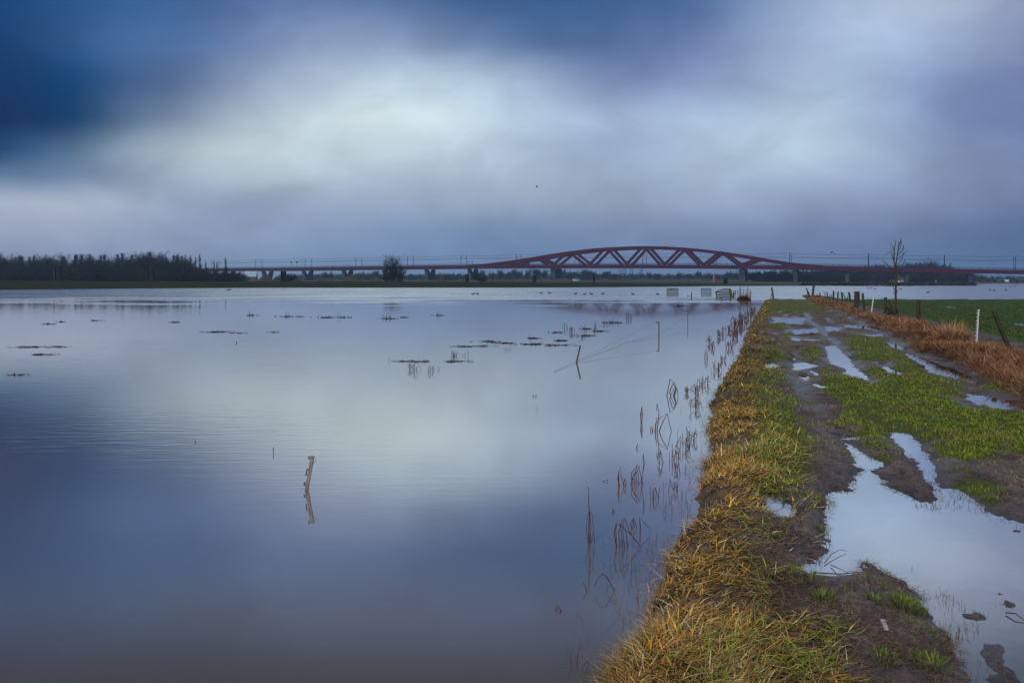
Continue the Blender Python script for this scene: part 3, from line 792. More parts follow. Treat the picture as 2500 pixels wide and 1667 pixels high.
def litter():
    # drowned straw and root bits lying on the mud
    for (n, x0, x1, y0, y1) in ((26000, 1820, 2420, 1200, 1700), (14000, 1820, 2300, 930, 1210), (4000, 1430, 1760, 960, 1640)):
        x, y = scatter_px(n, x0, x1, y0, y1)
        T = terrain(x, y)
        cl = fbm(x * 2.2, y * 2.2, 77, 3)
        keep = (T['psd'] > -0.05) & (T['green'] < 0.5) & (cl > -0.1 + rng.uniform(-.25, .25, n)) & (T['t'] > -0.45) & (T['z'] > -0.05)
        if y1 == 1640: keep = keep & (T['t'] < 0.4)
        x, y = x[keep], y[keep]; z = np.maximum(T['z'][keep], np.where(T['t'][keep] < 0.5, 0.0, ZP - 0.01)); m = len(x)
        lod = np.clip(y / 8, 0.7, 3)
        emit('plant_litter', blades(np.stack([x, y, z + 0.002], 1), rng.uniform(0, 6.28, m), rng.uniform(0.03, 0.13, m), rng.uniform(0.0025, 0.005, m) * lod,
                                    rng.uniform(1.3, 1.56, m), rng.uniform(-0.1, 0.2, m), pick(DEAD, m, [4, 4, 2.2])))
    # drowned blades poking out of the big puddle's rim
    x, y = scatter_px(9000, 1980, 2560, 1140, 1680, ZP)
    T = terrain(x, y)
    cl = fbm(x * 2.6, y * 2.6, 7, 3)
    keep = (T['psd'] < 0.02) & (T['psd'] > -0.30) & (cl > 0.12 + rng.uniform(-.1, .2, 9000)) & ((px_of(x, y) > 2200) | (T['psd'] > -0.06))
    x, y = x[keep], y[keep]; m = len(x)
    emit('plant_litter', blades(np.stack([x, y, np.full(m, ZP - 0.01)], 1), rng.uniform(0, 6.28, m), rng.uniform(0.03, 0.09, m), rng.uniform(0.003, 0.005, m) * np.clip(y / 8, .7, 2),
                                rng.uniform(0.1, 0.9, m), rng.uniform(-0.2, 1.0, m), pick([(0.075, 0.07, 0.025), (0.06, 0.04, 0.03), (0.11, 0.10, 0.03)], m)))
    n = 9000
    x, y = scatter_px(n, 1380, 1900, 740, 1660, 0.0)
    T = terrain(x, y)
    cl = fbm(x * 1.4, y * 1.4, 207, 3)
    keep = (T['t'] > -0.75 + 0.4 * cl) & (T['t'] < 0.12) & (cl > -0.05 + rng.uniform(-.3, .3, n)) & (y < 93) & (rng.uniform(0, 1, n) < sstep(-0.8, 0.1, T['t']) ** 1.5)
    x, y = x[keep], y[keep]; m = len(x)
    emit('plant_litter', blades(np.stack([x, y, np.full(m, -0.02)], 1), rng.uniform(0, 6.28, m), rng.uniform(0.06, 0.30, m), rng.uniform(0.0028, 0.005, m) * np.clip(y / 9, .8, 4),
                                np.where(rng.uniform(0, 1, m) < .5, rng.uniform(0.02, 0.5, m), rng.uniform(0.9, 1.5, m)), rng.uniform(-0.3, 1.6, m), pick([(0.10, 0.055, 0.035), (0.06, 0.036, 0.026), (0.18, 0.11, 0.06)], m)))
def px_of(x, y): return CX + F * x / y
litter()
STUFF_LABEL = {'bank_grass': ('matted straw-yellow grass along the flooded bank', 'grass'), 'track_grass': ('short green turf between the muddy wheel ruts', 'grass'),
               'verge_reed': ('flattened rust-brown reed heaped along the fence line', 'reed'), 'field_grass': ('short dark green pasture beyond the fence', 'grass'),
               'plant_litter': ('dead straw and rotten stems lying on the mud', 'litter')}
for key, outs in stuff_parts.items():
    off, vv, ff, cc = 0, [], [], []
    for v, f, c in outs:
        vv.append(v); ff.append(f + off); cc.append(c); off += len(v)
    me = tri_mesh(key, np.concatenate(vv), np.concatenate(ff), M_BLADE, np.concatenate(cc))
    tag(link(key, me), *STUFF_LABEL[key], kind='stuff')

# ------------------------------------------------------------------ the red railway bridge
M_RED = mat('red_bridge_paint', (0.052, 0.002, 0.026), 0.7, 0.12, 0.2, spec=0.15)
M_CONC = mat('pier_concrete', (0.070, 0.098, 0.135), 0.9, 0.25, 0.5, color2=(0.04, 0.055, 0.075), spec=0.1)
M_STEEL = mat('weathered_steel', (0.05, 0.06, 0.075), 0.6, 0.2, 3.0)
M_TEAL = mat('teal_steel', (0.018, 0.05, 0.075), 0.7, 0.2, 2.0, spec=0.1)
BD, BT = 598.0, math.radians(27)
BC = Vector(((1579 - CX) / F * BD, BD, 0)); BU = Vector((math.cos(BT), -math.sin(BT), 0)); BV = Vector((math.sin(BT), math.cos(BT), 0))
def bu(px):
    a = (px - CX) / F
    return (BD * a - BC.x) / (BU.x - BU.y * a)
def bp_(px, py, v=0.0):           # photo pixel on the near truss plane, shifted v metres across the bridge
    u = bu(px); d = BD + BU.y * u
    return BC + BU * u + BV * v + Vector((0, 0, CAM_Z + (HY - py) * d / F))
def bz(px, py):
    u = bu(px); return CAM_Z + (HY - py) * (BD + BU.y * u) / F
bridge = empty('railway_bridge', BC, 'long dark red steel railway bridge with a low truss arch over the river', 'bridge')
DECK = [(380, 657, 664), (480, 656, 663), (560, 655, 662), (745, 653, 661), (871, 651, 659), (1050, 648.5, 657), (1133, 647.6, 656), (1250, 646.5, 655), (1400, 646, 654.8), (1550, 646, 654.8),
        (1700, 647, 655.5), (1810, 647.5, 656.6), (1915, 648, 658.2), (2000, 648.5, 659.3), (2210, 653.5, 664), (2354, 656.7, 666.7), (2500, 659.5, 669.5), (2640, 662, 672.5), (2800, 665, 675)]
BW = 16.0
def deck():
    mb = MB(); n = 0
    for (x, t, b) in DECK:
        for v, y in ((-0.4, b), (BW + 0.4, b), (BW + 0.4, t), (-0.4, t)):
            z = bz(x, y); p = BC + BU * bu(x) + BV * v; mb.v.append((p.x, p.y, z))
    for i in range(len(DECK) - 1):
        for k in range(4):
            a, b = 4 * i + k, 4 * i + (k + 1) % 4
            mb.f.append((a, b, b + 4, a + 4))
    mb.f += [(3, 2, 1, 0), tuple(4 * (len(DECK) - 1) + k for k in range(4))]
    mb.build('deck_girder', M_RED, bridge)
    for v in (-0.3, BW + 0.3):
        mb = MB()
        top = [BC + BU * bu(x) + BV * v + Vector((0, 0, bz(x, t))) for x, t, b in DECK]
        for h in (0.6, 1.2): mb.tube([p + Vector((0, 0, h)) for p in top], 0.07, 4)
        u0, u1 = bu(DECK[0][0]), bu(DECK[-1][0])
        us = [bu(x) for x, _, _ in DECK]; zs = [bz(x, t) for x, t, _ in DECK]
        for u in np.arange(u0 + 1, u1 - 1, 4.0):
            p = BC + BU * float(u) + BV * v; z = float(np.interp(u, us, zs))
            mb.beam((p.x, p.y, z - 0.05), (p.x, p.y, z + 1.25), 0.12)
        mb.build('railing', M_TEAL, bridge)
deck()
ARCH = [(1140, 647.3), (1177, 645), (1211.6, 640.6), (1249.8, 635.7), (1305, 627), (1358, 618), (1400.8, 612), (1454, 606), (1507, 602.7), (1549.6, 601.2), (1579, 600.9), (1627.5, 601.7), (1691, 606), (1755, 613),
        (1819, 622.5), (1882.6, 633.6), (1925, 640), (1967.7, 644.8), (2010, 648.2)]
AX, AY = [a for a, b in ARCH], [b for a, b in ARCH]
def thick(x): return float(np.interp(x, [1140, 1250, 1310, 1400, 1579, 1755, 1850, 1930, 2010], [2, 7.5, 9.2, 7.6, 7.0, 7.6, 9.0, 8, 2]))
def truss(v):
    th = 1.5
    off = BV * th
    xs = list(np.linspace(1272, 1908, 60))
    outer = [bp_(x, float(np.interp(x, AX, AY)), v) for x in xs]
    inner = [bp_(x, float(np.interp(x, AX, AY)) + thick(x), v) for x in xs]
    # smooth the outline once so that the crown reads as a curve
    def sm(ps):
        for _ in range(4):
            ps = [ps[0]] + [ps[i - 1] * 0.25 + ps[i] * 0.5 + ps[i + 1] * 0.25 for i in range(1, len(ps) - 1)] + [ps[-1]]
        return ps
    outer, inner = sm(outer), sm(inner)
    mb = MB()
    o = 0
    for i in range(len(xs)):
        for p in (outer[i], inner[i], inner[i] + off, outer[i] + off): mb.v.append(tuple(p))
    for i in range(len(xs) - 1):
        for k in range(4):
            a, b = 4 * i + k, 4 * i + (k + 1) % 4
            mb.f.append((a, a + 4, b + 4, b))
    mb.f += [(0, 1, 2, 3), tuple(4 * (len(xs) - 1) + k for k in (3, 2, 1, 0))]
    mb.build('arch_rib', M_RED, bridge)
    # solid ends where the arch grows out of the girder
    for side in (0, 1):
        ex = list(np.linspace(1140, 1272.4, 12)) if side == 0 else list(np.linspace(2010, 1907.6, 12))
        poly = [bp_(x, float(np.interp(x, AX, AY)), v) for x in ex]
        poly += [bp_(ex[-1], 646.5 if side == 0 else 648.4, v), bp_(ex[0], 648.6 if side == 0 else 650, v)]
        if side == 1: poly.reverse()
        MB().prism(poly, off).build('end_plate', M_RED, bridge)
    bot = [1344, 1433, 1523, 1616, 1712, 1808]; top = [1312, 1388, 1479, 1570, 1664, 1758, 1848]
    def ty(x): return float(np.interp(x, AX, AY)) + thick(x) * 0.6
    for i, b in enumerate(bot):
        for t in (top[i], top[i + 1]):
            d = 4.5 if t > b else -4.5
            end = (t in (top[0], top[-1]))
            a_, b_ = bp_(b + d, 647.2, v), bp_(t - (5 if t > b else -5) * (0 if end else 1), ty(t), v)
            w = 2.6 if end else 2.0
            mb = MB()
            dv = (b_ - a_).normalized(); n = dv.cross(BV).normalized()
            f = 1.5       # gusset flare at both ends
            pts = []
            L_ = (b_ - a_).length
            prof = [(0, 1 * f), (0.10, 1.1), (0.2, 1), (0.8, 1), (0.9, 1.1), (1.0, 1 * f)]
            for s_, k in prof: pts.append(a_ + dv * (L_ * s_) + n * (w / 2 * k))
            for s_, k in reversed(prof): pts.append(a_ + dv * (L_ * s_) - n * (w / 2 * k))
            inset = BV * 0.12
            mb.prism([p + inset for p in reversed(pts)], BV * (th - 0.24))
            mb.build('diagonal', M_RED, bridge)
truss(0.0); truss(BW - 1.5)
# cross members between the two arch ribs
for x in (1479, 1524, 1570, 1617, 1664):
    a = bp_(x, float(np.interp(x, AX, AY)) + 3.5, 1.4); b = bp_(x, float(np.interp(x, AX, AY)) + 3.5, BW - 1.4)
    MB().beam(a, b, 1.0).build('cross_member', M_RED, bridge)
def pier(px, main=False, soffit=None):
    c = BC + BU * bu(px)
    yb = float(np.interp(px, [d[0] for d in DECK], [d[2] for d in DECK]))
    ztop = bz(px, yb) - 0.35
    zb = hz(c.x, c.y) - 1.0
    tu = 4.2 if main else 2.6
    mb = MB()
    notch = zb + (ztop - zb) * (0.75 if main else 0.42)
    o0, o1 = (3.6, BW - 3.6) if not main else (3.0, BW - 3.0)
    t0, t1 = 0.6, BW - 0.6
    leg = 3.2 if not main else 5.0
    m = BW / 2
    # the V as two legs over a tapered foot: convex pieces only
    kn = (notch - zb) / (ztop - zb)
    lv = o0 + (t0 - o0) * kn; rv = o1 + (t1 - o1) * kn
    mb = MB()
    def slab(vz):
        q = [c + BU * (-tu / 2) + BV * v + Vector((0, 0, z)) for v, z in vz]
        mb.prism([p for p in q], BU * tu)
    slab([(o0, zb), (o1, zb), (rv, notch), (lv, notch)])
    slab([(lv, notch + .002), (m, notch + .002), (t0 + leg, ztop), (t0, ztop)])
    slab([(m + .002, notch + .002), (rv, notch + .002), (t1, ztop), (t1 - leg, ztop)])
    p = mb.build('pier', M_CONC, bridge)
    for v in (t0 + leg / 2, t1 - leg / 2):
        q = c + BV * v
        MB().box((q.x, q.y, ztop + 0.2), (1.4, 1.4, 0.5), -BT).build('bearing', M_STEEL, bridge).parent = p
for x in (545, 639, 737, 835, 936, 1038, 1143): pier(x)
for x in (1348, 1810): pier(x, True)
for x in (1940, 2068, 2214, 2370, 2530): pier(x)
# hanging maintenance gantries
for x, y in ((1144, 646), (1784, 657)):
    mb = MB(); a = bp_(x, y, -1.2)
    for du in (0, 4.6):
        q = a + BU * du
        mb.beam(q + Vector((0, 0, 2.5)), q + Vector((0, 0, -3.2)), 0.3)
        mb.beam(q + Vector((0, 0, -3.2)), q + BV * 5 + Vector((0, 0, -3.2)), 0.3)
        mb.beam(q + Vector((0, 0, -1.8)), q + BV * 5 + Vector((0, 0, -1.8)), 0.2)
    for dz in (2.5, -1.8, -3.2): mb.beam(a + Vector((0, 0, dz)), a + BU * 4.6 + Vector((0, 0, dz)), 0.3)
    mb.box(tuple(a + BU * 2.3 + BV * 1 + Vector((0, 0, -3.3))), (4.4, 1.6, 0.2), -BT)
    mb.build('maintenance_gantry', M_TEAL, bridge)

# ------------------------------------------------------------------ masts and overhead wires on the bridge
ORD = ['first', 'second', 'third', 'fourth', 'fifth', 'sixth', 'seventh', 'eighth', 'ninth', 'tenth', 'eleventh', 'twelfth', 'thirteenth', 'fourteenth', 'fifteenth', 'sixteenth']
MASTX = [511, 617, 739, 863, 989.5, 1120.5, 1256, 1400, 1566, 1741, 1926, 2119, 2307, 2481]
_du = [bu(x) for x, _, _ in DECK]; _dz = [bz(x, t) for x, t, _ in DECK]
def dz_at(u): return float(np.interp(u, _du, _dz))
LINES = {}
for i, x in enumerate(MASTX):
    u = bu(x); z0 = dz_at(u)
    for j, v in enumerate((3.4, 12.6)):
        p = BC + BU * u + BV * v
        side = 1 if j == 0 else -1
        r = empty('catenary_mast', (p.x, p.y, z0), '%s catenary mast from the left on the red bridge, on the %s track side' % (ORD[i], 'near' if j == 0 else 'far'), 'mast', 'catenary masts on the bridge')
        MB().tube([(p.x, p.y, z0 - 0.1), (p.x, p.y, z0 + 8.9)], 0.24, 6, 0.17).build('pole', M_TEAL, r)
        mb = MB(); q = p + BV * (2.6 * side)
        mb.tube([(p.x, p.y, z0 + 7.6), (q.x, q.y, z0 + 6.9)], 0.07, 4)
        mb.tube([(p.x, p.y, z0 + 6.0), (q.x, q.y, z0 + 6.9)], 0.07, 4)
        mb.tube([(p.x, p.y, z0 + 5.7), (q.x, q.y, z0 + 5.7)], 0.06, 4)
        mb.build('bracket', M_TEAL, r)
        LINES.setdefault(('feeder', j), []).append(Vector((p.x, p.y, z0 + 8.8)))
        LINES.setdefault(('messenger', j), []).append(Vector((q.x, q.y, z0 + 6.9)))
        LINES.setdefault(('contact', j), []).append(Vector((q.x, q.y, z0 + 5.6)))
WL = {'feeder': 'topmost overhead feeder wire strung between the mast tops', 'messenger': 'sagging overhead wire carried by the mast brackets', 'contact': 'lowest overhead contact wire along the bridge'}
for (k, j), pts in LINES.items():
    ext = pts[-1] + (pts[-1] - pts[-2]) * 0.9
    pts = pts + [ext]
    mb = MB(); line = []
    for a, b in zip(pts[:-1], pts[1:]):
        for s_ in (0, .25, .5, .75):
            q = a.lerp(b, s_); q.z -= {'feeder': 0.7, 'messenger': 1.0, 'contact': 0.05}[k] * 4 * s_ * (1 - s_)
            line.append(q)
    line.append(pts[-1])
    mb.tube(line, 0.045, 4)
    tag(mb.build('overhead_wire', M_STEEL, None, pts[0]), WL[k] + (', near track' if j == 0 else ', far track'), 'wire', 'overhead wires on the bridge')

# ------------------------------------------------------------------ trees
M_BARK = mat('bark', (0.030, 0.024, 0.022), 0.9, 0.3, 2.0, spec=0.05)
M_TWIG = mat('bare_twigs', (0.016, 0.018, 0.030), 0.9, 0.35, 1.2, color2=(0.022, 0.020, 0.028), spec=0.05)
M_TWIG_W = mat('willow_twigs', (0.028, 0.022, 0.028), 0.9, 0.35, 1.2, color2=(0.022, 0.020, 0.027), spec=0.05)
def tree_meshes(name, H, spread, kind, seed, twig_r=0.035, levels=4, crown_mat=None):
    rnd = random.Random(seed)
    tr, cr = MB(), MB()
    def limb(mb, p, d, L_, r, segs=3, up=0.0, wob=0.12, n=4):
        pts = [Vector(p)]; dd = Vector(d).normalized()
        for i in range(segs):
            dd = (dd + Vector((rnd.uniform(-wob, wob), rnd.uniform(-wob, wob), rnd.uniform(-wob, wob) + up))).normalized()
            pts.append(pts[-1] + dd * (L_ / segs))
        mb.tube(pts, r, n, r * (0.45 if mb is cr else 0.2), cap=False)
        return pts, dd
    def grow(p, d, L_, r, lev):
        pts, dd = limb(cr, p, d, L_, max(r, twig_r), 3, 0.10 if kind != 'bush' else 0.05, 0.16, 3)
        if lev <= 0: return
        k = {4: 6, 3: 5, 2: 5, 1: 4}.get(lev, 4)
        for i in range(k):
            s_ = rnd.uniform(0.25, 1.0); q = pts[min(3, int(s_ * 3))].lerp(pts[min(3, int(s_ * 3) + 1)], (s_ * 3) % 1)
            a = rnd.uniform(0, 6.28); e = rnd.uniform(0.35, 0.85) if kind != 'poplar' else rnd.uniform(0.2, 0.5)
            sd_ = dd.orthogonal().normalized(); w = dd.cross(sd_)
            nd_ = dd * math.cos(e) + (sd_ * math.cos(a) + w * math.sin(a)) * math.sin(e)
            grow(q, nd_, L_ * rnd.uniform(0.42, 0.68), r * 0.55, lev - 1)
    if kind == 'bush':
        for i in range(26):
            a = rnd.uniform(0, 6.28); e = rnd.uniform(0.05, 1.25)
            d = Vector((math.cos(a) * math.sin(e), math.sin(a) * math.sin(e), math.cos(e)))
            b0 = Vector((math.cos(a), math.sin(a), 0)) * rnd.uniform(0, spread * 0.35)
            L_ = 1 / math.sqrt((math.cos(e) / H) ** 2 + (math.sin(e) / spread) ** 2) * rnd.uniform(0.45, 0.75)
            grow(b0, d, L_, 0.06, 3 if i % 2 else 2)
        for i in range(5):
            a = rnd.uniform(0, 6.28)
            limb(tr, (0, 0, -0.3), (math.cos(a) * 0.5, math.sin(a) * 0.5, 1), H * 0.5, 0.09)
    elif kind == 'poplar':
        pts, dd = limb(tr, (0, 0, -0.4), (0, 0, 1), H * 0.93, H * 0.013, 8, 0.05, 0.03, 6)
        for i in range(70):
            s_ = rnd.uniform(0.14, 0.9); z = s_ * 8; q = pts[int(z)].lerp(pts[min(8, int(z) + 1)], z % 1)
            a = rnd.uniform(0, 6.28); e = rnd.uniform(0.35, 0.75)
            d = Vector((math.cos(a) * math.sin(e), math.sin(a) * math.sin(e), math.cos(e)))
            L_ = spread * (1.12 - 0.95 * s_) * rnd.uniform(0.7, 1.3)
            grow(q, d, L_, H * 0.004, 2)
    else:
        ht = {'round': 0.16, 'broad': 0.26, 'vase': 0.12, 'sparse': 0.3}[kind]
        pts, dd = limb(tr, (0, 0, -0.4), (0, 0, 1), H * ht + 0.4, H * 0.020, 3, 0.05, 0.06, 7)
        n = {'round': 16, 'broad': 12, 'vase': 18, 'sparse': 8}[kind]
        for i in range(n):
            a = i * 2.4 + rnd.uniform(-.4, .4); e = (rnd.uniform(0.0, 1.0) ** 0.7) * (1.05 if kind != 'vase' else 0.6)
            d = Vector((math.cos(a) * math.sin(e), math.sin(a) * math.sin(e), math.cos(e)))
            rest = H * (1 - ht)
            L_ = 1 / math.sqrt((math.cos(e) / rest) ** 2 + (math.sin(e) / spread) ** 2) * rnd.uniform(0.52, 0.66)
            q = pts[-1] - Vector((0, 0, rnd.uniform(0, H * ht * 0.4)))
            grow(q, d, L_, H * 0.008, 3 if kind != 'sparse' else 2)
    zs = sorted(p[2] for p in cr.v); k = H / zs[int(len(zs) * 0.997)]
    for b in (tr, cr): b.v = [(x * (0.5 + 0.5 * k), y * (0.5 + 0.5 * k), z * k) for x, y, z in b.v]
    return tr.mesh('trunk', M_BARK), cr.mesh('crown', crown_mat or M_TWIG)
TV = {}
for i, a in enumerate([('poplar', 15, 3.0), ('poplar', 17, 2.6), ('poplar', 14, 3.4)]): TV['poplar%d' % i] = tree_meshes('t', a[1], a[2], a[0], 40 + i, 0.024)
for i, a in enumerate([('round', 11, 4.6), ('broad', 15, 6.0), ('broad', 16, 5.2), ('vase', 14, 4.5)]): TV['%s%d' % (a[0], i)] = tree_meshes('t', a[1], a[2], a[0], 60 + i, 0.024)
TV['lone0'] = tree_meshes('t', 11, 4.6, 'round', 99, 0.014)
TV['sparse0'] = tree_meshes('t', 18, 4.5, 'sparse', 71, 0.06)
for i in range(3): TV['bush%d' % i] = tree_meshes('t', 5, 4.0, 'bush', 80 + i, 0.035, crown_mat=M_TWIG_W)
for i, a in enumerate([('round', 11, 5.0), ('broad', 14, 6.0), ('round', 12, 6.0)]): TV['far%d' % i] = tree_meshes('t', a[1], a[2], a[0], 160 + i, 0.07)
TV_H = {'far0': 11, 'far1': 14, 'far2': 12, 'poplar0': 15, 'poplar1': 17, 'poplar2': 14, 'round0': 11, 'broad1': 15, 'broad2': 16, 'vase3': 14, 'lone0': 11, 'sparse0': 18, 'bush0': 5, 'bush1': 5, 'bush2': 5}
def plant(kind, px, Y, ytop, name, label, cat, group, wide=1.0, ybase=None):
    x = (px - CX) * Y / F
    zb = hz(x, Y) if ybase is None else CAM_Z + (HY - ybase) * Y / F
    H = CAM_Z + (HY - ytop) * Y / F - zb
    s = H / TV_H[kind]
    r = empty(name, (x, Y, zb), label, cat, group)
    r.rotation_euler = (0, 0, random.uniform(0, 6.28)); r.scale = (s * wide, s * wide, s)
    t, c = TV[kind]
    for nm, me in (('trunk', t), ('crown', c)): link(nm, me, r)
    return r
# dark wood at the left: crown line from the photograph
TOPX = [-150, 0, 40, 75, 150, 230, 280, 330, 345, 385, 415, 430, 455, 465, 490, 500, 520, 552, 565]
TOPY = [619, 617, 621, 622, 620, 621, 619, 615, 613, 614, 617, 624, 623, 628, 622, 630, 638, 628, 645]
def topl(x): return float(np.interp(x, TOPX, TOPY))
wood = 'bare trees of the dark wood on the left'
x = -45
while x < 470:
    k = random.choice(['vase3', 'vase3', 'broad1', 'broad2', 'poplar0', 'poplar2'])
    plant(k, x, random.uniform(395, 440), topl(x) + random.uniform(-1, 6), 'woodland_tree', 'bare tree standing in the dark wood left of the bridge', 'tree', wood, 1.15)
    x += random.uniform(6, 10)
x = -40
while x < 460:
    plant(random.choice(['broad2', 'broad1', 'vase3', 'round0']), x, random.uniform(370, 392), topl(x) + random.uniform(12, 26), 'woodland_tree', 'lower bare tree along the front edge of the dark wood', 'tree', 'lower trees at the front of the wood', 1.2)
    x += random.uniform(11, 17)
for x, y in ((437, 621), (452, 622), (465, 623), (478, 628), (488, 620), (503, 636), (522, 637), (530, 640), (551, 628)):
    plant('poplar1', x, 405, y, 'woodland_tree', 'slender pointed tree at the thinning right end of the wood', 'tree', 'pointed trees at the end of the wood', 0.85)
x = -45
while x < 590:
    plant(random.choice(['bush0', 'bush1', 'bush2']), x, random.uniform(345, 366), random.uniform(652, 664) + max(0, x - 480) * 0.08, 'woodland_shrub', 'reddish brown leafless shrub below the wood on the left', 'shrub', 'shrubs below the wood', 1.25)
    x += random.uniform(8, 13)
# lone tree before the bridge and its thicket
plant('lone0', 957, 330, 621, 'round_tree', 'lone round leafless tree standing before the left part of the bridge', 'tree', None, 1.4)
for x, y, l in ((947, 656, 'dense dark thicket left of the lone tree trunk'), (972, 652, 'dense bare thicket right of the lone tree trunk')):
    plant('bush1' if x < 960 else 'bush2', x, 326, y, 'thicket', l, 'shrub', None, 0.75)
plant('bush0', 709, 330, 668, 'shrub', 'low bare shrub beside the dark mooring piles under the bridge', 'shrub', None, 1.4)
plant('round0', 1165, 340, 661, 'shrub', 'small dark bare tree at the foot of the bridge pier', 'shrub', None, 1.0)
plant('bush2', 1178, 338, 671, 'shrub', 'low dark shrub right of the pier foot', 'shrub', None, 1.0)
# hazy trees under the bridge
hz_t = 'hazy far trees seen under the bridge'
far_list = [(x, 661 + (x * 13) % 11, 'round0' if x % 2 else 'broad2', 1.3) for x in list(range(1160, 1345, 21)) + list(range(1366, 1500, 19)) + list(range(1585, 1850, 24))] + [(700, 668, 'bush0', 1.6), (775, 669, 'broad1', 1.2), (793, 664, 'broad2', 1), (808, 664, 'round0', 1), (862, 667, 'bush1', 1.8), (880, 664, 'broad1', 1.6), (900, 666, 'bush2', 1.8), (918, 660, 'broad2', 1.1),
            (1005, 671, 'bush0', 2), (1060, 667, 'bush1', 2), (1085, 667, 'bush2', 2), (1110, 666, 'bush0', 2), (1176, 658, 'round0', 1.2), (1196, 660, 'poplar0', 1), (1222, 657, 'round0', 1), (1240, 668, 'bush1', 1.5),
            (1255, 657, 'broad2', .9), (1272, 658, 'vase3', .9), (1290, 656, 'broad1', 1), (1310, 656, 'broad2', 1.2), (1330, 657, 'round0', 1), (1375, 657, 'broad1', 1.2), (1392, 662, 'round0', 1.2), (1405, 664, 'broad2', 1),
            (1430, 656, 'round0', 1.35), (1424, 660, 'bush1', 1.3), (1437, 660, 'bush2', 1.2), (1470, 668, 'round0', 1.1), (1490, 662, 'poplar0', 1.2), (1500, 668, 'bush0', 1.5), (1600, 667, 'round0', 1.2), (1610, 674, 'bush1', 1.6), (1657, 673, 'round0', 1),
            (1685, 669, 'round0', 1.1), (1712, 675, 'round0', 1.1), (1738, 672, 'round0', 1), (1755, 675, 'round0', .9), (1775, 666, 'broad1', 1.2), (1790, 664, 'round0', 1.3), (1830, 665, 'broad2', 1.2), (1840, 664, 'bush1', 2)]
for x, y, k, w in far_list:
    plant({'round0': 'far0', 'broad1': 'far1', 'broad2': 'far2'}.get(k, k), x, 780 + (x * 37) % 180, y, 'hazy_tree', 'bluish hazy tree among the far trees under the bridge', 'tree', hz_t, w)
for x in range(690, 1850, 19):
    plant('bush%d' % (x % 3), x, 1000 + (x * 13) % 90, 668 + (x * 7) % 7, 'hazy_shrub', 'low hazy shrub on the far river bank', 'shrub', 'hazy shrubs on the far bank', 2.2)
for x, y, l in ((1515, 654, 'leftmost'), (1526, 652, 'second'), (1543, 652, 'third'), (1565, 653, 'rightmost and widest')):
    plant('sparse0', x, 640, y, 'tall_tree', '%s of the four tall airy bare trees under the arch' % l, 'tree', 'tall airy trees under the arch', 1.2 if y == 653 else 1.0)
# right wood behind the bridge
rg = 'bare trees of the wood behind the right bridge end'
RX, RY = [1840, 1880, 1920, 1960, 2000, 2040, 2060, 2100, 2130, 2160, 2200, 2230, 2255, 2275, 2300, 2330, 2365], [664, 657, 655, 655, 652, 646, 645, 650, 642, 648, 645, 640, 633, 637, 642, 650, 664]
x = 1842
while x < 2368:
    plant(random.choice(['far0', 'far1', 'far2', 'broad2', 'vase3']), x, random.uniform(585, 640), float(np.interp(x, RX, RY)) + random.uniform(0, 6), 'woodland_tree', 'bare tree in the blue-grey wood behind the right part of the bridge', 'tree', rg, 1.15)
    x += random.uniform(8, 13)
x = 1842
while x < 2368:
    plant('bush%d' % random.randrange(3), x, random.uniform(562, 582), random.uniform(660, 674), 'woodland_shrub', 'leafless shrub at the foot of the right-hand wood', 'shrub', 'shrubs at the foot of the right wood', 1.15)
    x += random.uniform(6, 9)
for x, y in ((2262, 632), (2283, 640)):
    plant('round0', x, 575, y, 'woodland_tree', 'rounded tree top rising above the bridge rail, %s one' % ('left' if x < 2270 else 'right'), 'tree', 'tree tops above the rail', 1.3)
for x in range(1960, 2380, 13):
    plant('bush%d' % (x % 3), x, 292 + (x * 7) % 14, 689 + (x * 5) % 5, 'bank_shrub', 'low dark shrub on the far shore below the right wood', 'shrub', 'low shrubs on the far right shore', 2.0)
for x in range(2376, 2640, 15):
    plant(random.choice(['broad1', 'bush0', 'bush1', 'round0']), x, random.uniform(820, 900), random.uniform(667, 674), 'hazy_tree', 'bluish tree in the far row at the right edge', 'tree', 'far tree row at the right edge', 1.5)
for x in range(2376, 2640, 18):
    plant('bush%d' % (x % 3), x, 600, 683 + (x % 3), 'hedge_shrub', 'low dark hedge shrub before the far field on the right', 'shrub', 'hedge before the far field', 2.2)

# ------------------------------------------------------------------ far bank furniture
M_DARKWOOD = mat('dark_timber', (0.010, 0.012, 0.017), 0.9, 0.3, 1.0, color2=(0.016, 0.016, 0.018), spec=0.05)
M_POST = mat('mossy_post_wood', (0.050, 0.036, 0.026), 0.9, 0.4, 9.0, bump=0.01, stretch=(1, 1, 0.25), color2=(0.040, 0.045, 0.016))
M_GREYWOOD = mat('weathered_grey_wood', (0.30, 0.27, 0.265), 0.85, 0.35, 30.0, bump=0.004, stretch=(1, 1, 0.15), color2=(0.11, 0.085, 0.075))
M_WHITE = mat('white_plastic', (0.62, 0.64, 0.66), 0.5, 0.12, 20)
M_BLACK = mat('black_rubber', (0.012, 0.012, 0.014), 0.5, 0.2, 20)
M_WIRE = mat('rusty_wire', (0.018, 0.015, 0.016), 0.7, 0.2, 20, spec=0.1)
M_GALV = mat('grey_gate_steel', (0.04, 0.05, 0.07), 0.6, 0.25, 4, spec=0.1)
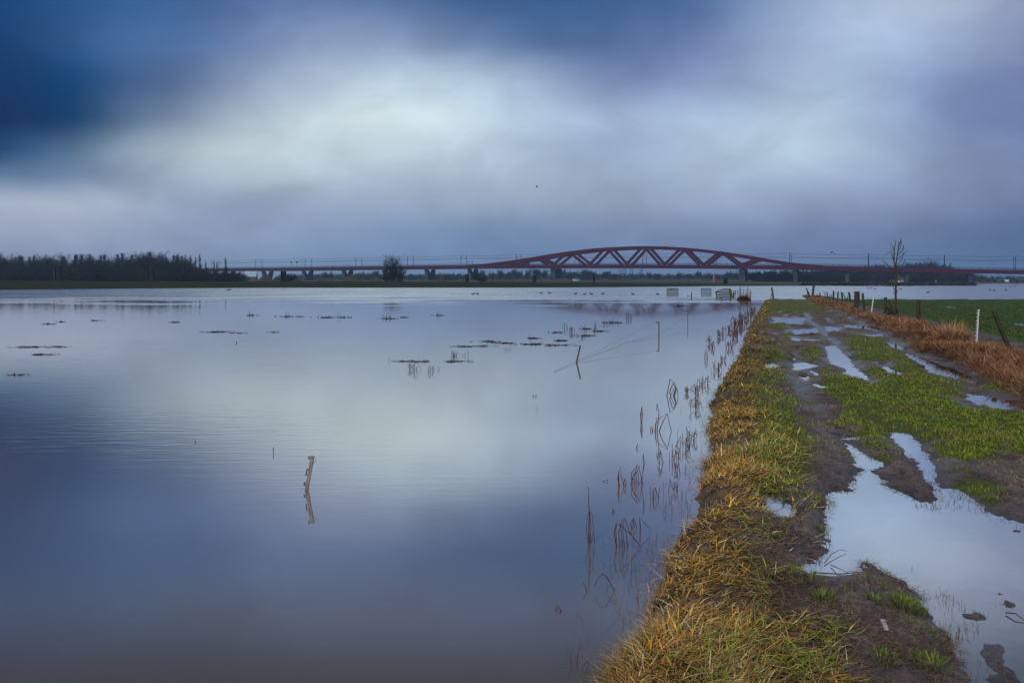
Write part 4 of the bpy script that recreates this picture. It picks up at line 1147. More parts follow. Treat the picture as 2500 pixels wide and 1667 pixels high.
def dolphin(px, y0, y1, w, Y, label):
    x = (px - CX) * Y / F; zt = CAM_Z + (HY - y0) * Y / F; zb = min(hz(x, Y), CAM_Z + (HY - y1) * Y / F) - 0.6
    wm = w * Y / F
    r = empty('mooring_dolphin', (x, Y, zb), label, 'mooring post', 'dark mooring piles by the river')
    sl = wm * 0.16; pl = wm * 0.22
    MB().box((x - wm / 2 + pl / 2, Y, (zt + zb) / 2), (pl, 0.9, zt - zb)).build('pile', M_DARKWOOD, r)
    MB().box((x + wm / 2 - (wm - pl - sl) / 2, Y, (zt + zb) / 2 - 0.02), (wm - pl - sl, 1.1, zt - zb)).build('pile', M_DARKWOOD, r)
    for k in range(5):
        z = zb + (zt - zb) * (0.2 + 0.18 * k)
        MB().box((x - wm / 2 + pl + sl / 2, Y, z), (sl + 0.04, 0.25, 0.22)).build('rung', M_DARKWOOD, r)
    return r
dolphin(141, 650.5, 684, 17, 262, 'tall dark mooring piles standing beside the green beacon at far left')
dolphin(367, 654, 681, 15, 264, 'dark mooring piles in front of the middle of the left wood')
dolphin(692, 662, 683, 12, 275, 'dark mooring piles below the bridge between two V-shaped piers')
dolphin(1140, 671, 687, 8.5, 290, 'dark mooring piles at the foot of the bridge pier with the gantry')
dolphin(1304, 674, 688, 8, 300, 'low dark mooring piles under the left end of the arch')
dolphin(1307, 660, 671.5, 7, 520, 'square dark board raised on piles beyond the low mooring piles')
dolphin(1450, 669, 690, 3.5, 300, 'single slim dark mooring pile under the arch')
dolphin(1771, 679, 691, 8, 310, 'leaning dark mooring piles left of the right arch pier')
def beacon(px, y0, y1, kind, Y, label):
    x = (px - CX) * Y / F; zt = CAM_Z + (HY - y0) * Y / F; zb = hz(x, Y) - 0.3; u = Y / F
    r = empty('river_beacon', (x, Y, zb), label, 'beacon', 'beacons along the river')
    MB().tube([(x, Y, zb), (x, Y, zt - 2 * u)], 0.11, 6).build('pole', M_TEAL, r)
    m = mat('beacon_topmark', (0.012, 0.055, 0.05), 0.6, 0.1, 3)
    w = 3.4 * u
    mb = MB()
    if kind == 'up': mb.tube([(x, Y, zt - 6 * u), (x, Y, zt)], w, 8, 0.05)
    elif kind == 'down': mb.tube([(x, Y, zt - 5 * u), (x, Y, zt)], 0.05, 8, w * 0.8)
    elif kind == 'box': mb.box((x, Y, zt - 2 * u), (3 * u, 0.4, 5 * u))
    mb.build('topmark', m, r)
beacon(132, 631, 684, 'up', 260, 'river beacon with a dark pointed topmark above the leftmost piles')
beacon(763, 660, 684, 'down', 290, 'river beacon with inverted triangular topmark under the bridge')
beacon(811, 651, 686, 'box', 285, 'river beacon with a boxy lamp housing rising in front of the deck')
beacon(1203, 663, 686, 'up', 300, 'river beacon with small pointed topmark under the solid end of the arch')
beacon(1396, 664, 687, 'up', 300, 'slim river beacon left of the blue boat')
beacon(1680, 670, 688, 'box', 330, 'slim river beacon under the right half of the arch')
for x, l in ((697, 'left'), (711, 'right')):
    u = bu(x); p = BC + BU * u + BV * 8; z0 = dz_at(u)
    r = empty('signal_post', (p.x, p.y, z0), '%s of two small railway signals on the deck' % l, 'signal', 'railway signals on the deck')
    MB().tube([(p.x, p.y, z0 - .1), (p.x, p.y, z0 + 5.2)], 0.12, 6).build('pole', M_TEAL, r)
    MB().box((p.x, p.y, z0 + 5.4), (1.0, 0.5, 1.9), -BT).build('signal_head', M_DARKWOOD, r)
# fence along the dike crest
fence = empty('dike_fence', (P(700, 690, 220).x, 220, 1.0), 'long post and wire fence along the crest of the far green dike', 'fence')
prev = None; wires = [MB(), MB()]
x = -60
while x < 1345:
    Yf, zc = far_shape(np.array([(x - CX) * 215 / F]), np.array([215.0]))
    Y = float(Yf[0]) + 27; X = (x - CX) * Y / F; z = hz(X, Y)
    h = 1.15 + random.uniform(-0.15, 0.2) + (0.6 if random.random() < 0.12 else 0)
    MB().tube([(X, Y, z - 0.3), (X + random.uniform(-.08, .08), Y, z + h)], 0.075, 5, 0.06).build('post', M_POST, fence)
    if prev:
        for k, wm in enumerate(wires):
            wm.tube([(prev[0], prev[1], prev[2] + 0.5 + 0.45 * k), (X, Y, z + 0.5 + 0.45 * k)], 0.02, 3)
    prev = (X, Y, z)
    x += random.uniform(30, 42)
for wm in wires: wm.build('wire', M_WIRE, fence)
# leaning stick on the dike foot
p = at(130, 706)
MB().tube([(p.x, p.y, -0.2), (p.x + 0.1, p.y, 1.6), (p.x + 0.25, p.y, 2.5)], 0.06, 5, 0.03).build('thin_pole', M_POST, None, p)
tag(bpy.data.objects['thin_pole'], 'thin dark pole at the foot of the dike below the leftmost piles', 'pole')
# heaps of earth beyond the dike
M_EARTH = mat('earth_heap', (0.035, 0.030, 0.030), 0.95, 0.3, 0.4, bump=0.1)
def mound(px, yt, w, Y, label):
    x = (px - CX) * Y / F; zb = hz(x, Y) - 0.4; H = CAM_Z + (HY - yt) * Y / F - zb; R = w * Y / F / 2
    n, k = 22, 9
    rr, aa = np.meshgrid(np.linspace(0, 1, k), np.linspace(0, 2 * np.pi, n, endpoint=False), indexing='ij')
    ns = fbm(np.cos(aa) * rr * 2 + px, np.sin(aa) * rr * 2 + Y, 9, 3)
    q = rr * (1 + 0.2 * ns)
    v = np.stack([x + np.cos(aa) * q * R, Y + np.sin(aa) * q * R * 0.7, zb + H * np.clip(1 - rr ** 1.4, 0, 1) * (1 + 0.22 * ns)], -1).reshape(-1, 3)
    mb = MB(); f = []
    for i in range(k - 1):
        for j in range(n): f.append((i * n + j, (i + 1) * n + j, (i + 1) * n + (j + 1) % n, i * n + (j + 1) % n))
    mb.add([tuple(map(float, p_)) for p_ in v], f)
    tag(mb.build('earth_mound', M_EARTH, None, (x, Y, zb), True), label, 'mound', 'earth heaps beyond the dike')
mound(648, 668, 44, 420, 'tallest rounded earth heap under the leftmost V-shaped pier')
mound(676, 674, 26, 415, 'small earth heap left of the dark mooring piles under the bridge')
mound(790, 677, 40, 420, 'low long earth heap right of the boxy beacon')
mound(860, 673, 60, 425, 'broad earth heap between two piers left of the lone tree')
mound(915, 675, 46, 420, 'earth heap just left of the lone tree')
mound(1078, 674, 24, 520, 'small pointed earth heap right of the lone tree')
mound(1375, 679, 60, 520, 'low pale earth bank right of the left arch pier')
# barn, house, boat, marker
def house(px, yb, yr, w, Y, wallc, roofc, label, name, rz=0.2, windows=2, eave=0.5):
    x = (px - CX) * Y / F; zb = min(hz(x, Y), CAM_Z + (HY - yb) * Y / F); W = w * Y / F; Hr = CAM_Z + (HY - yr) * Y / F - zb; He = Hr * eave; D = W * 0.7
    r = empty(name, (x, Y, zb), label, 'house')
    c, s_ = math.cos(rz), math.sin(rz)
    def q(a, b, z): return (x + a * c - b * s_, Y + a * s_ + b * c, zb + z)
    wl = MB().hexa([q(-W / 2, -D / 2, -.3), q(W / 2, -D / 2, -.3), q(W / 2, D / 2, -.3), q(-W / 2, D / 2, -.3), q(-W / 2, -D / 2, He), q(W / 2, -D / 2, He), q(W / 2, D / 2, He), q(-W / 2, D / 2, He)]).build('wall', wallc, r)
    o = 0.3
    mb = MB(); mb.prism([q(-W / 2 - o, -D / 2 - o, He + .02), q(-W / 2 - o, D / 2 + o, He + .02), q(-W / 2 - o, 0, Hr)], Vector(q(W / 2 + o, 0, 0)) - Vector(q(-W / 2 - o, 0, 0)))
    mb.build('roof', roofc, r)
    for k in range(windows):
        a = (k + 0.5) / windows * W - W / 2
        MB().hexa([q(a - .5, -D / 2 - .06, He * .35), q(a + .5, -D / 2 - .06, He * .35), q(a + .5, -D / 2 + .02, He * .35), q(a - .5, -D / 2 + .02, He * .35),
                   q(a - .5, -D / 2 - .06, He * .75), q(a + .5, -D / 2 - .06, He * .75), q(a + .5, -D / 2 + .02, He * .75), q(a - .5, -D / 2 + .02, He * .75)]).build('window', M_STEEL, r).parent = wl
M_WALLW = mat('white_render', (0.55, 0.58, 0.6), 0.8, 0.1, 0.6); M_ROOFT = mat('pale_teal_roof', (0.22, 0.36, 0.42), 0.7, 0.15, 0.4); M_ROOFD = mat('dark_tile_roof', (0.05, 0.05, 0.06), 0.8, 0.2, 0.6)
M_BRICK = mat('brown_brick', (0.12, 0.07, 0.05), 0.9, 0.2, 0.8)
house(613, 682, 662, 26, 690, M_BRICK, M_ROOFT, 'low barn with a pale teal roof right of the left wood', 'barn', 0.1, 3, 0.4)
house(2198, 694, 674, 13, 560, M_WALLW, M_ROOFD, 'white gabled house among the trees behind the sapling', 'house', 0.3, 2, 0.55)
house(2178, 694, 684, 9, 558, M_WALLW, M_ROOFD, 'low white shed left of the white gabled house', 'shed', 0.1, 1, 0.6)
house(2284, 695, 684, 4, 556, M_WALLW, M_ROOFD, 'tiny white shed in the dark wood on the right', 'shed', 0.0, 1, 0.7)
house(2456, 692, 683, 12, 610, M_BRICK, M_WALLW, 'small house with pale roof at the far right', 'house', 0.2, 2, 0.4)
house(1665, 689, 684, 12, 640, mat('blue_grey_wall', (0.10, 0.17, 0.24), 0.8, 0.1, 0.6), M_ROOFD, 'low blue-grey building under the right half of the arch', 'shed', 0.0, 3, 0.75)
# small blue boat moored beyond the dike
def boat():
    Y = 470; c = P(1406, 686, Y); u = Y / F; zb = hz(c.x, Y) + 0.35
    r = empty('moored_boat', (c.x, Y, zb), 'small bright blue boat with pale bow under the arch', 'boat')
    L_, W = 16 * u, 1.5
    mb = MB(); secs = []
    for s_, w, zk, zd in ((-0.5, 0.85, 0.0, 0.95), (-0.2, 1.0, -0.1, 0.9), (0.2, 0.9, -0.05, 1.0), (0.42, 0.4, 0.1, 1.2), (0.5, 0.05, 0.5, 1.35)):
        for b, z in ((-w * W, zd), (-w * W * 0.7, zk), (w * W * 0.7, zk), (w * W, zd)): mb.v.append((c.x - s_ * L_, Y + b, zb + z))
    for i in range(4):
        for k in range(4):
            a, b = 4 * i + k, 4 * i + (k + 1) % 4
            mb.f.append((a, b, b + 4, a + 4))
    mb.f += [(3, 2, 1, 0), (16, 17, 18, 19)]
    mb.build('hull', M_WALLW, r)
    cab = MB().box((c.x + 0.1 * L_, Y, zb + 1.65), (0.5 * L_, 2.0, 1.5)).build('cabin', mat('blue_cabin', (0.02, 0.13, 0.36), 0.5, 0.1, 1), r)
    MB().box((c.x + 0.1 * L_, Y, zb + 2.45), (0.56 * L_, 2.3, 0.14)).build('cabin_roof', M_STEEL, r)
    for k in range(3): MB().box((c.x + (0.1 + 0.15 * (k - 1)) * L_, Y - 1.02, zb + 1.9), (0.35, 0.06, 0.45)).build('window', M_STEEL, r).parent = cab
boat()
def marker():
    Y = 450; c = P(1742.5, 686, Y); zb = hz(c.x, Y); u = Y / F; m = mat('orange_marker_paint', (0.42, 0.13, 0.02), 0.6, 0.2, 1)
    H = (686 - 669.5) * u
    r = empty('channel_marker', (c.x, Y, zb), 'orange channel marker tower under the right half of the arch', 'marker')
    MB().tube([(c.x, Y, zb - .2), (c.x, Y, zb + H * .62)], 0.62, 10, 0.55).build('tower', m, r)
    MB().tube([(c.x, Y, zb + H * .62), (c.x, Y, zb + H * .66)], 0.8, 10).build('platform', m, r)
    MB().tube([(c.x + .1, Y, zb + H * .66), (c.x + .1, Y, zb + H * .92), (c.x + .1, Y, zb + H)], 0.45, 8, 0.2).build('lamp_housing', m, r)
marker()

# ------------------------------------------------------------------ fence posts on the track
def post(top, base, w, name, label, m=M_POST, zg=None, group=None, cat='post', jit=0.06, sides=8):
    b = at(base[0], base[1], zg if zg is not None else 0.3)
    Y = b.y; t = P(top[0], top[1], Y); u = Y / F
    zb = hz(b.x, Y); d = (t - b); low = b - d.normalized() * (0.5 if zg is None else 0.9)
    mb = MB(); r = w * u / 2
    pts = [low] + [b.lerp(t, k) for k in (0, .35, .7, .97)] + [t]
    mb.tube(pts[:-1] + [pts[-2].lerp(t, 0.9)], r, sides, r * 0.93, True, jit)
    o = mb.build(name, m, None, (b.x, b.y, zb), True)
    return tag(o, label, cat, group), b, t, r
G = 'weathered posts of the track fence'
post((2425, 757), (2466, 856), 11, 'fence_post', 'thick mossy post leaning left at the right edge of the picture', group=G)
post((2242, 731), (2242, 782), 9, 'fence_post', 'upright mossy post standing alone in front of the green field', group=G)
post((2161.5, 725.5), (2161.5, 773), 7, 'fence_post', 'upright mossy post just left of the young tree', group=G)
post((2171, 733), (2188, 777), 5, 'fence_post', 'thin post leaning against the foot of the young tree', group=G)
post((2106, 715.5), (2110, 757), 5.5, 'fence_post', 'slightly leaning post just left of the far white stake', group=G)
post((2090.5, 711), (2090.5, 747), 10.5, 'gate_post', 'thickest square-topped post halfway down the track', group=G, cat='post')
post((2097, 711.5), (2097, 742), 4, 'fence_post', 'thin post right behind the thickest post', group=G)
post((2072.5, 713), (2076, 735), 4.8, 'fence_post', 'short post first to the left of the thickest post', group=G)
post((2054.5, 713), (2057, 734), 4.2, 'fence_post', 'thin post second to the left of the thickest post', group=G)
post((2057, 714), (2066, 736), 2, 'fence_strut', 'slanting strut leaning on a thin post of the fence', group=None)
post((2046, 712), (2045, 733), 4, 'fence_post', 'post third to the left of the thickest post', group=G)
post((2035, 709.5), (2035, 732), 4.2, 'fence_post', 'post fourth to the left of the thickest post', group=G)
post((1987, 696), (1983.5, 724), 6, 'fence_post', 'tall dark post at the far end of the reed verge', group=G)
post((1968.5, 704), (1977, 724), 3.4, 'fence_post', 'thin leaning post beside the tall post at the verge end', group=G)
post((1884, 702), (1888, 728), 4.4, 'fence_post', 'dark post with short strut standing where the track goes under water', zg=0.02, group=G)
post((1885, 716), (1881.5, 728), 1.8, 'fence_strut', 'short strut beside the post at the drowned end of the track', zg=0.02)
def stake(top, base, w, label, zg=0.3, clips=True):
    b = at(base[0], base[1], zg); Y = b.y; t = P(top[0], top[1], Y); u = Y / F
    r = empty('electric_fence_stake', (b.x, b.y, hz(b.x, b.y)), label, 'stake', 'white electric fence stakes')
    low = b - (t - b).normalized() * 0.3
    MB().beam(low, t, w * u, w * u * 0.6).build('shaft', M_WHITE, r)
    if clips:
        for k in range(9):
            q = b.lerp(t, 0.12 + 0.1 * k)
            mb = MB(); mb.beam(q + Vector((-w * u * 0.5, 0, 0)), q + Vector((-w * u * 1.15, 0, -0.012)), 0.012); mb.beam(q + Vector((-w * u * 1.1, 0, -0.012)), q + Vector((-w * u * 1.1, 0, 0.02)), 0.012)
            mb.build('clip', M_WHITE, r)
    MB().box((t.x, t.y, t.z + 0.01), (w * u * 1.3, w * u, 0.03)).build('cap', M_WHITE, r)
stake((2389, 757.5), (2383.5, 849), 3.6, 'white electric fence stake nearest the camera beside the brown reeds')
stake((2132.5, 724), (2127, 766), 2.6, 'white electric fence stake farther away, left of the young tree', clips=False)
def wire_run(pts, r, label, sag=0.05, name='fence_wire'):
    mb = MB(); line = []
    for a, b in zip(pts[:-1], pts[1:]):
        for s_ in (0, .25, .5, .75):
            q = a.lerp(b, s_); q.z -= sag * 4 * s_ * (1 - s_); line.append(q)
    line.append(pts[-1]); mb.tube(line, r, 4)
    tag(mb.build(name, M_WIRE, None, pts[0]), label, 'wire', 'thin fence wires')
def pt(px, py, bx, by, zg=0.3): return P(px, py, at(bx, by, zg).y)
wire_run([pt(2110, 730, 2110, 757), pt(2161.5, 737, 2161.5, 773), pt(2242, 744, 2242, 782), pt(2387, 772, 2383, 849), pt(2430, 775, 2466, 856), pt(2620, 830, 2650, 930)], 0.006, 'thin upper wire running along the posts beside the field')
wire_run([pt(1986, 706, 1983, 724), pt(2035, 716, 2035, 732), pt(2055, 719, 2057, 734), pt(2073, 720, 2076, 735), pt(2090, 724, 2090, 747), pt(2108, 728, 2110, 757)], 0.008, 'thin wire linking the far posts of the track fence')
# old black netting and a bush at the foot of the young tree
def sapling():
    b = at(2186.5, 776, 0.3); Y = b.y; u = Y / F; rnd = random.Random(5)
    r = empty('young_tree', (b.x, Y, hz(b.x, Y)), 'slender leafless young tree standing behind the fence on the right', 'tree')
    def q(px, py, dy=0.0): return P(px, py, Y) + Vector((0, dy, 0))
    MB().tube([b + Vector((0, 0, -.5)), q(2186.5, 740), q(2187, 700), q(2187, 662), q(2188, 640), q(2192, 615), q(2194, 590)], 3.0 * u, 8, 0.7 * u).build('trunk', M_POST, r)
    for pts, w in [([(2187, 662), (2183, 640), (2184, 615), (2188, 586.5)], 1.6), ([(2187, 664), (2172, 652), (2160, 640), (2155, 634)], 1.1), ([(2186, 648), (2181, 625), (2175, 614), (2171, 620)], 1.0), ([(2184, 632), (2178, 618), (2172, 611)], .8),
                   ([(2185, 620), (2182, 605), (2181, 597)], 1.0), ([(2191, 618), (2197, 605), (2200, 594)], 1.0), ([(2193, 610), (2195, 598), (2196, 591)], .9), ([(2192, 622), (2203, 612), (2208, 598)], 1.1), ([(2190, 634), (2200, 625), (2209, 617)], .9),
                   ([(2188, 655), (2198, 640), (2207, 628), (2211, 616)], 1.0), ([(2188, 662), (2200, 655), (2208, 645), (2212, 634)], 1.0), ([(2187, 690), (2195, 682), (2205, 672), (2213, 664)], 1.0), ([(2187, 695), (2193, 685), (2196, 680)], .8), ([(2186.5, 700), (2180, 690), (2178, 683)], .9),
                   ([(2187, 715), (2182, 708), (2178, 701)], .8), ([(2187, 720), (2193, 711), (2198, 703)], .8), ([(2187, 722), (2182, 717), (2179, 714)], .6), ([(2184, 640), (2179, 633), (2176, 622)], .7), ([(2196, 600), (2200, 596), (2202, 592)], .6), ([(2203, 613), (2206, 605), (2207, 600)], .6)]:
        line = []
        dy = rnd.uniform(-.35, .35)
        for i, (px, py) in enumerate(pts): line.append(q(px, py, dy * i / len(pts)))
        mb = MB(); mb.tube(line, w * u * 0.95, 5, w * u * 0.45)
        for k in range(3):
            i = rnd.randrange(1, len(line)); d = (line[i] - line[i - 1]).normalized()
            e = line[i - 1].lerp(line[i], rnd.uniform(.3, 1)); mb.tube([e, e + (d + Vector((rnd.uniform(-.6, .6), rnd.uniform(-.5, .5), .3))).normalized() * rnd.uniform(.1, .3)], 0.4 * u, 4, 0.25 * u)
        mb.build('branch', M_POST, r)
    mb = MB()
    for k in range(60):
        a = Vector((rnd.uniform(-.55, .12), rnd.uniform(-.2, .2), rnd.uniform(.0, .55) * (1 if rnd.random() > .5 else .5)))
        pts = [b + a + Vector((0, 0, .05))]
        for _ in range(3): pts.append(pts[-1] + Vector((rnd.uniform(-.14, .14), rnd.uniform(-.1, .1), rnd.uniform(-.12, .14))))
        mb.tube(pts, 0.018, 4)
    o = mb.build('torn_netting', M_BLACK, None, b); tag(o, 'tangle of torn black netting at the foot of the young tree', 'netting')
sapling()

# ------------------------------------------------------------------ drowned gates, stakes and reeds
def grid_gate(x0, x1, y0, yw, nv, nh, label, m, plate=False, legs=False):
    Y = at(x0, yw).y; u = Y / F; W = (x1 - x0) * u; X0 = (x0 - CX) * u; H = (yw - y0) * u
    r = empty('sheep_gate', (X0, Y, 0), label, 'gate', 'gates standing in the flood')
    skew = 0.15
    def q(a, z): return Vector((X0 + a * W, Y + a * skew, z))
    fr = MB()
    fr.tube([q(0, -0.6), q(0, H)], 0.055, 6); fr.tube([q(1, -0.6), q(1, H)], 0.055, 6); fr.tube([q(0, H), q(1, H)], 0.055, 6)
    fr.build('frame', m, r)
    for k in range(1, nv): MB().tube([q(k / nv, -0.4), q(k / nv, H)], 0.036, 5).build('bar', m, r)
    for k in range(nh): MB().tube([q(0, H * (0.02 + 0.98 * k / nh)), q(1, H * (0.02 + 0.98 * k / nh))], 0.04, 5).build('rail', m, r)
    if plate:
        c = q(0.38, H * 0.9); MB().box((c.x, c.y - 0.05, c.z - 0.05), (W * 0.3, 0.03, H * 0.14)).build('plate', M_POST, r)
grid_gate(1628.3, 1655.7, 704.7, 721.5, 7, 5, 'leftmost square barred gate standing far out in the flood', M_WIRE, True)
grid_gate(1712.4, 1736.6, 704.7, 721.5, 6, 5, 'pale grey barred gate in the water left of the leaning arched gate', M_GALV)
def arched_gate():
    Y = at(1765, 727).y; u = Y / F
    r = empty('leaning_gate', (P(1747, 727, Y).x, Y, 0), 'dark leaning gate with curved top rail and slats in the flood', 'gate', 'gates standing in the flood')
    top = [(1747, 713.5), (1756, 709), (1765, 706.3), (1774, 706), (1784, 707.5)]
    def q(px, py, d=0): return P(px, py, Y) + Vector((0, d, 0))
    MB().tube([q(*p) for p in top], 0.065, 6).build('top_rail', M_DARKWOOD, r)
    MB().tube([q(1747, 713), q(1749.5, 726), q(1750.5, 733)], 0.055, 6).build('end_post', M_POST, r)
    for dy0, dy1 in ((0.5, 6.5), (7, 11.5), (12, 16.5), (17, 20)):
        MB().tube([q(1747 + dy0 * .2, 713.2 + dy0), q(1784 + dy1 * 0.12, 707.5 + dy1)], 0.055, 6).build('rail', M_DARKWOOD, r)
    for k in range(15):
        a = (k + 0.6) / 15.5
        yt = float(np.interp(1747 + 37 * a, [p[0] for p in top], [p[1] for p in top]))
        MB().beam(q(1747.5 + 36.5 * a, yt), q(1750.5 + 37 * a, 731), 0.075, 0.035).build('slat', M_DARKWOOD, r)
    MB().tube([q(1779.5, 704.5, -.3), q(1782, 712, -.3), q(1784, 722, -.3), q(1786, 734, -.3)], 0.17, 8, 0.16, True, 0.08).build('hinge_post', M_POST, r)
    r2 = empty('hurdle', (P(1787, 727, Y).x, Y + 0.5, 0), 'short broken rail panel between the leaning gate and the reed clump', 'fence')
    for y in (710.5, 715.5, 720, 724.5): MB().tube([q(1786, y + 1, .5), q(1799, y - .4, .5)], 0.045, 6).build('rail', M_POST, r2)
    MB().tube([q(1794, 713, .5), q(1793.5, 732, .5)], 0.1, 6).build('post', M_POST, r2)
    MB().tube([q(1799, 709, .5), q(1798, 720, .5)], 0.05, 6).build('post', M_POST, r2)
    b = at(1763, 735); MB().tube([P(1759, 727, b.y), P(1762, 731, b.y), P(1764, 735, b.y), b + Vector((0.05, 0, -.3))], 0.06, 6, 0.045).build('driftwood_branch', M_POST, None, b)
    tag(bpy.data.objects['driftwood_branch'], 'crooked branch sticking out of the water before the leaning gate', 'branch')
arched_gate()
post((1688.7, 712.5), (1688, 729.3), 2.4, 'water_stake', 'upright dark stake in the flood between the two barred gates', zg=0.0, cat='stake')
a_ = at(1688, 727); MB().tube([P(1688, 722.5, a_.y), P(1678.5, 722.8, a_.y)], 0.03, 5).tube([P(1679, 722.8, a_.y), P(1679, 728, a_.y)], 0.03, 5).build('broken_rail', M_POST, None, a_)
tag(bpy.data.objects['broken_rail'], 'short broken rail beside the stake between the barred gates', 'rail')
post((1750, 742.5), (1748.5, 752), 1.4, 'thin_stick', 'thin crooked stick in the water below the leaning gate', zg=0.0, cat='stick')
G2 = 'stakes of the drowned fence'
_, b1, t1, _ = post((1417, 843), (1407.5, 884), 4.2, 'water_stake', 'slanted stake in open water holding two thin wires', zg=0.0, group=G2, cat='stake')
_o, b2, t2, _ = post((1608.5, 786), (1608.5, 822), 2.8, 'water_stake', 'upright stake with a short side arm at its top in the flood', zg=0.0, group=G2, cat='stake', m=M_STEEL)
MB().tube([t2 + Vector((0.02, 0, -.02)), P(1602.5, 786.5, b2.y)], 0.03, 6).build('arm', M_STEEL, _o)
_, b3, t3, _ = post((1679, 759), (1679, 792), 1.6, 'water_stake', 'thin straight stake farthest out on the drowned wire fence', zg=0.0, group=G2, cat='stake', m=M_STEEL)
wire_run([at(1352, 908) + Vector((0, 0, 0.004)), b1 + Vector((0.02, 0, 0.04)), P(1604, 787, b2.y)], 0.0035, 'upper wire rising from the slanted stake to the stake with the arm', 0.0, 'drowned_wire')
wire_run([b1 + Vector((0, 0, 0.02)), at(1530, 837) + Vector((0, 0, 0.02)), b2 + Vector((0, 0, 0.06)), P(1679, 772, b3.y)], 0.0035, 'lower wire skimming the water between the drowned stakes', 0.0, 'drowned_wire')
# foreground stake with ring insulators
def insulator_post():
    b = at(748.7, 1195); Y = b.y; u = Y / F; t = P(763, 1114.5, Y)
    r = empty('insulator_post', (b.x, b.y, 0), 'slanted grey wooden stake with ring insulators in the open water', 'stake')
    d = (t - b).normalized(); n = Vector((-d.z, 0, d.x)).normalized()
    mb = MB(); w = 8.2 * u
    mb.beam(b - d * 0.5, t, w, w * 0.7, n)
    mb.build('shaft', M_GREYWOOD, r)
    L_ = (t - b).length
    def ring(s_, h, side, k=1.0, name='insulator'):
        c = b + d * (L_ * s_) + n * (side * w * 0.5); o = n * (side * 4.0 * u * k)
        mb = MB(); e = d * (h * u / 2)
        for p, q in ((c - e, c - e + o), (c + e, c + e + o), (c - e + o - d * .4 * u, c + e + o + d * .4 * u)): mb.beam(p - Vector((0, .01, 0)), q - Vector((0, .01, 0)), 1.5 * u, 2.4 * u)
        mb.build(name, M_BLACK, r)
    ring(0.17, 5, 1); ring(0.52, 14, 1, 0.85); ring(0.96, 5, 1)
    c = b + d * (L_ * 0.80) - n * w * .5; mb = MB()
    mb.beam(c, c + d * 7 * u - n * 5 * u, 2 * u, 2 * u, n); mb.beam(c + d * 6.5 * u - n * 5 * u, c + d * 13 * u - n * 5 * u, 1.8 * u, 2 * u, n)
    mb.build('hook', M_GREYWOOD, r)
    MB().beam(t - d * 4 * u, t + d * 1.5 * u, w * 1.1, w * 0.8, n).build('cap', M_GREYWOOD, r)
insulator_post()

def stems(name, px, py, label, sticks, r0=0.0035, m=M_REED, group=None, cat='reeds', z=0.0):
    """a clump of bent stems: each stick is a list of photo points standing in the water at px, py"""
    b = at(px, py, z); Y = b.y; mb = MB()
    for k, st in enumerate(sticks):
        dy = random.uniform(-0.03, 0.03) * Y / 8
        pts = [P(x, y, Y + dy) for x, y in st]
        pts[0] = Vector((pts[0].x, pts[0].y, z - 0.06))
        mb.tube(pts, r0 * Y / 8 * random.uniform(0.8, 1.3), 4, r0 * Y / 8 * 0.6)
    return tag(mb.build(name, m, None, b), label, cat, group)
def clump(px, py, h, w, n, bent=0.4, seed=0):
    rnd = random.Random(seed); out = []
    for i in range(n):
        x = px + rnd.uniform(-w, w); y = py + rnd.uniform(-2, 2)
        H = h * rnd.uniform(0.55, 1.0); l = rnd.uniform(-0.22, 0.22) * H
        if rnd.random() < bent:
            k = rnd.uniform(0.5, 0.9)
            out.append([(x, y), (x + l * .6, y - H * .6), (x + l, y - H), (x + l + rnd.uniform(-.5, .5) * H, y - H * k), (x + l + rnd.uniform(-.5, .6) * H, y - H * rnd.uniform(0.0, .45))])
        else: out.append([(x, y), (x + l * .5, y - H * .55), (x + l, y - H)])
    return out
RG = 'bent reed clumps standing along the flooded bank'
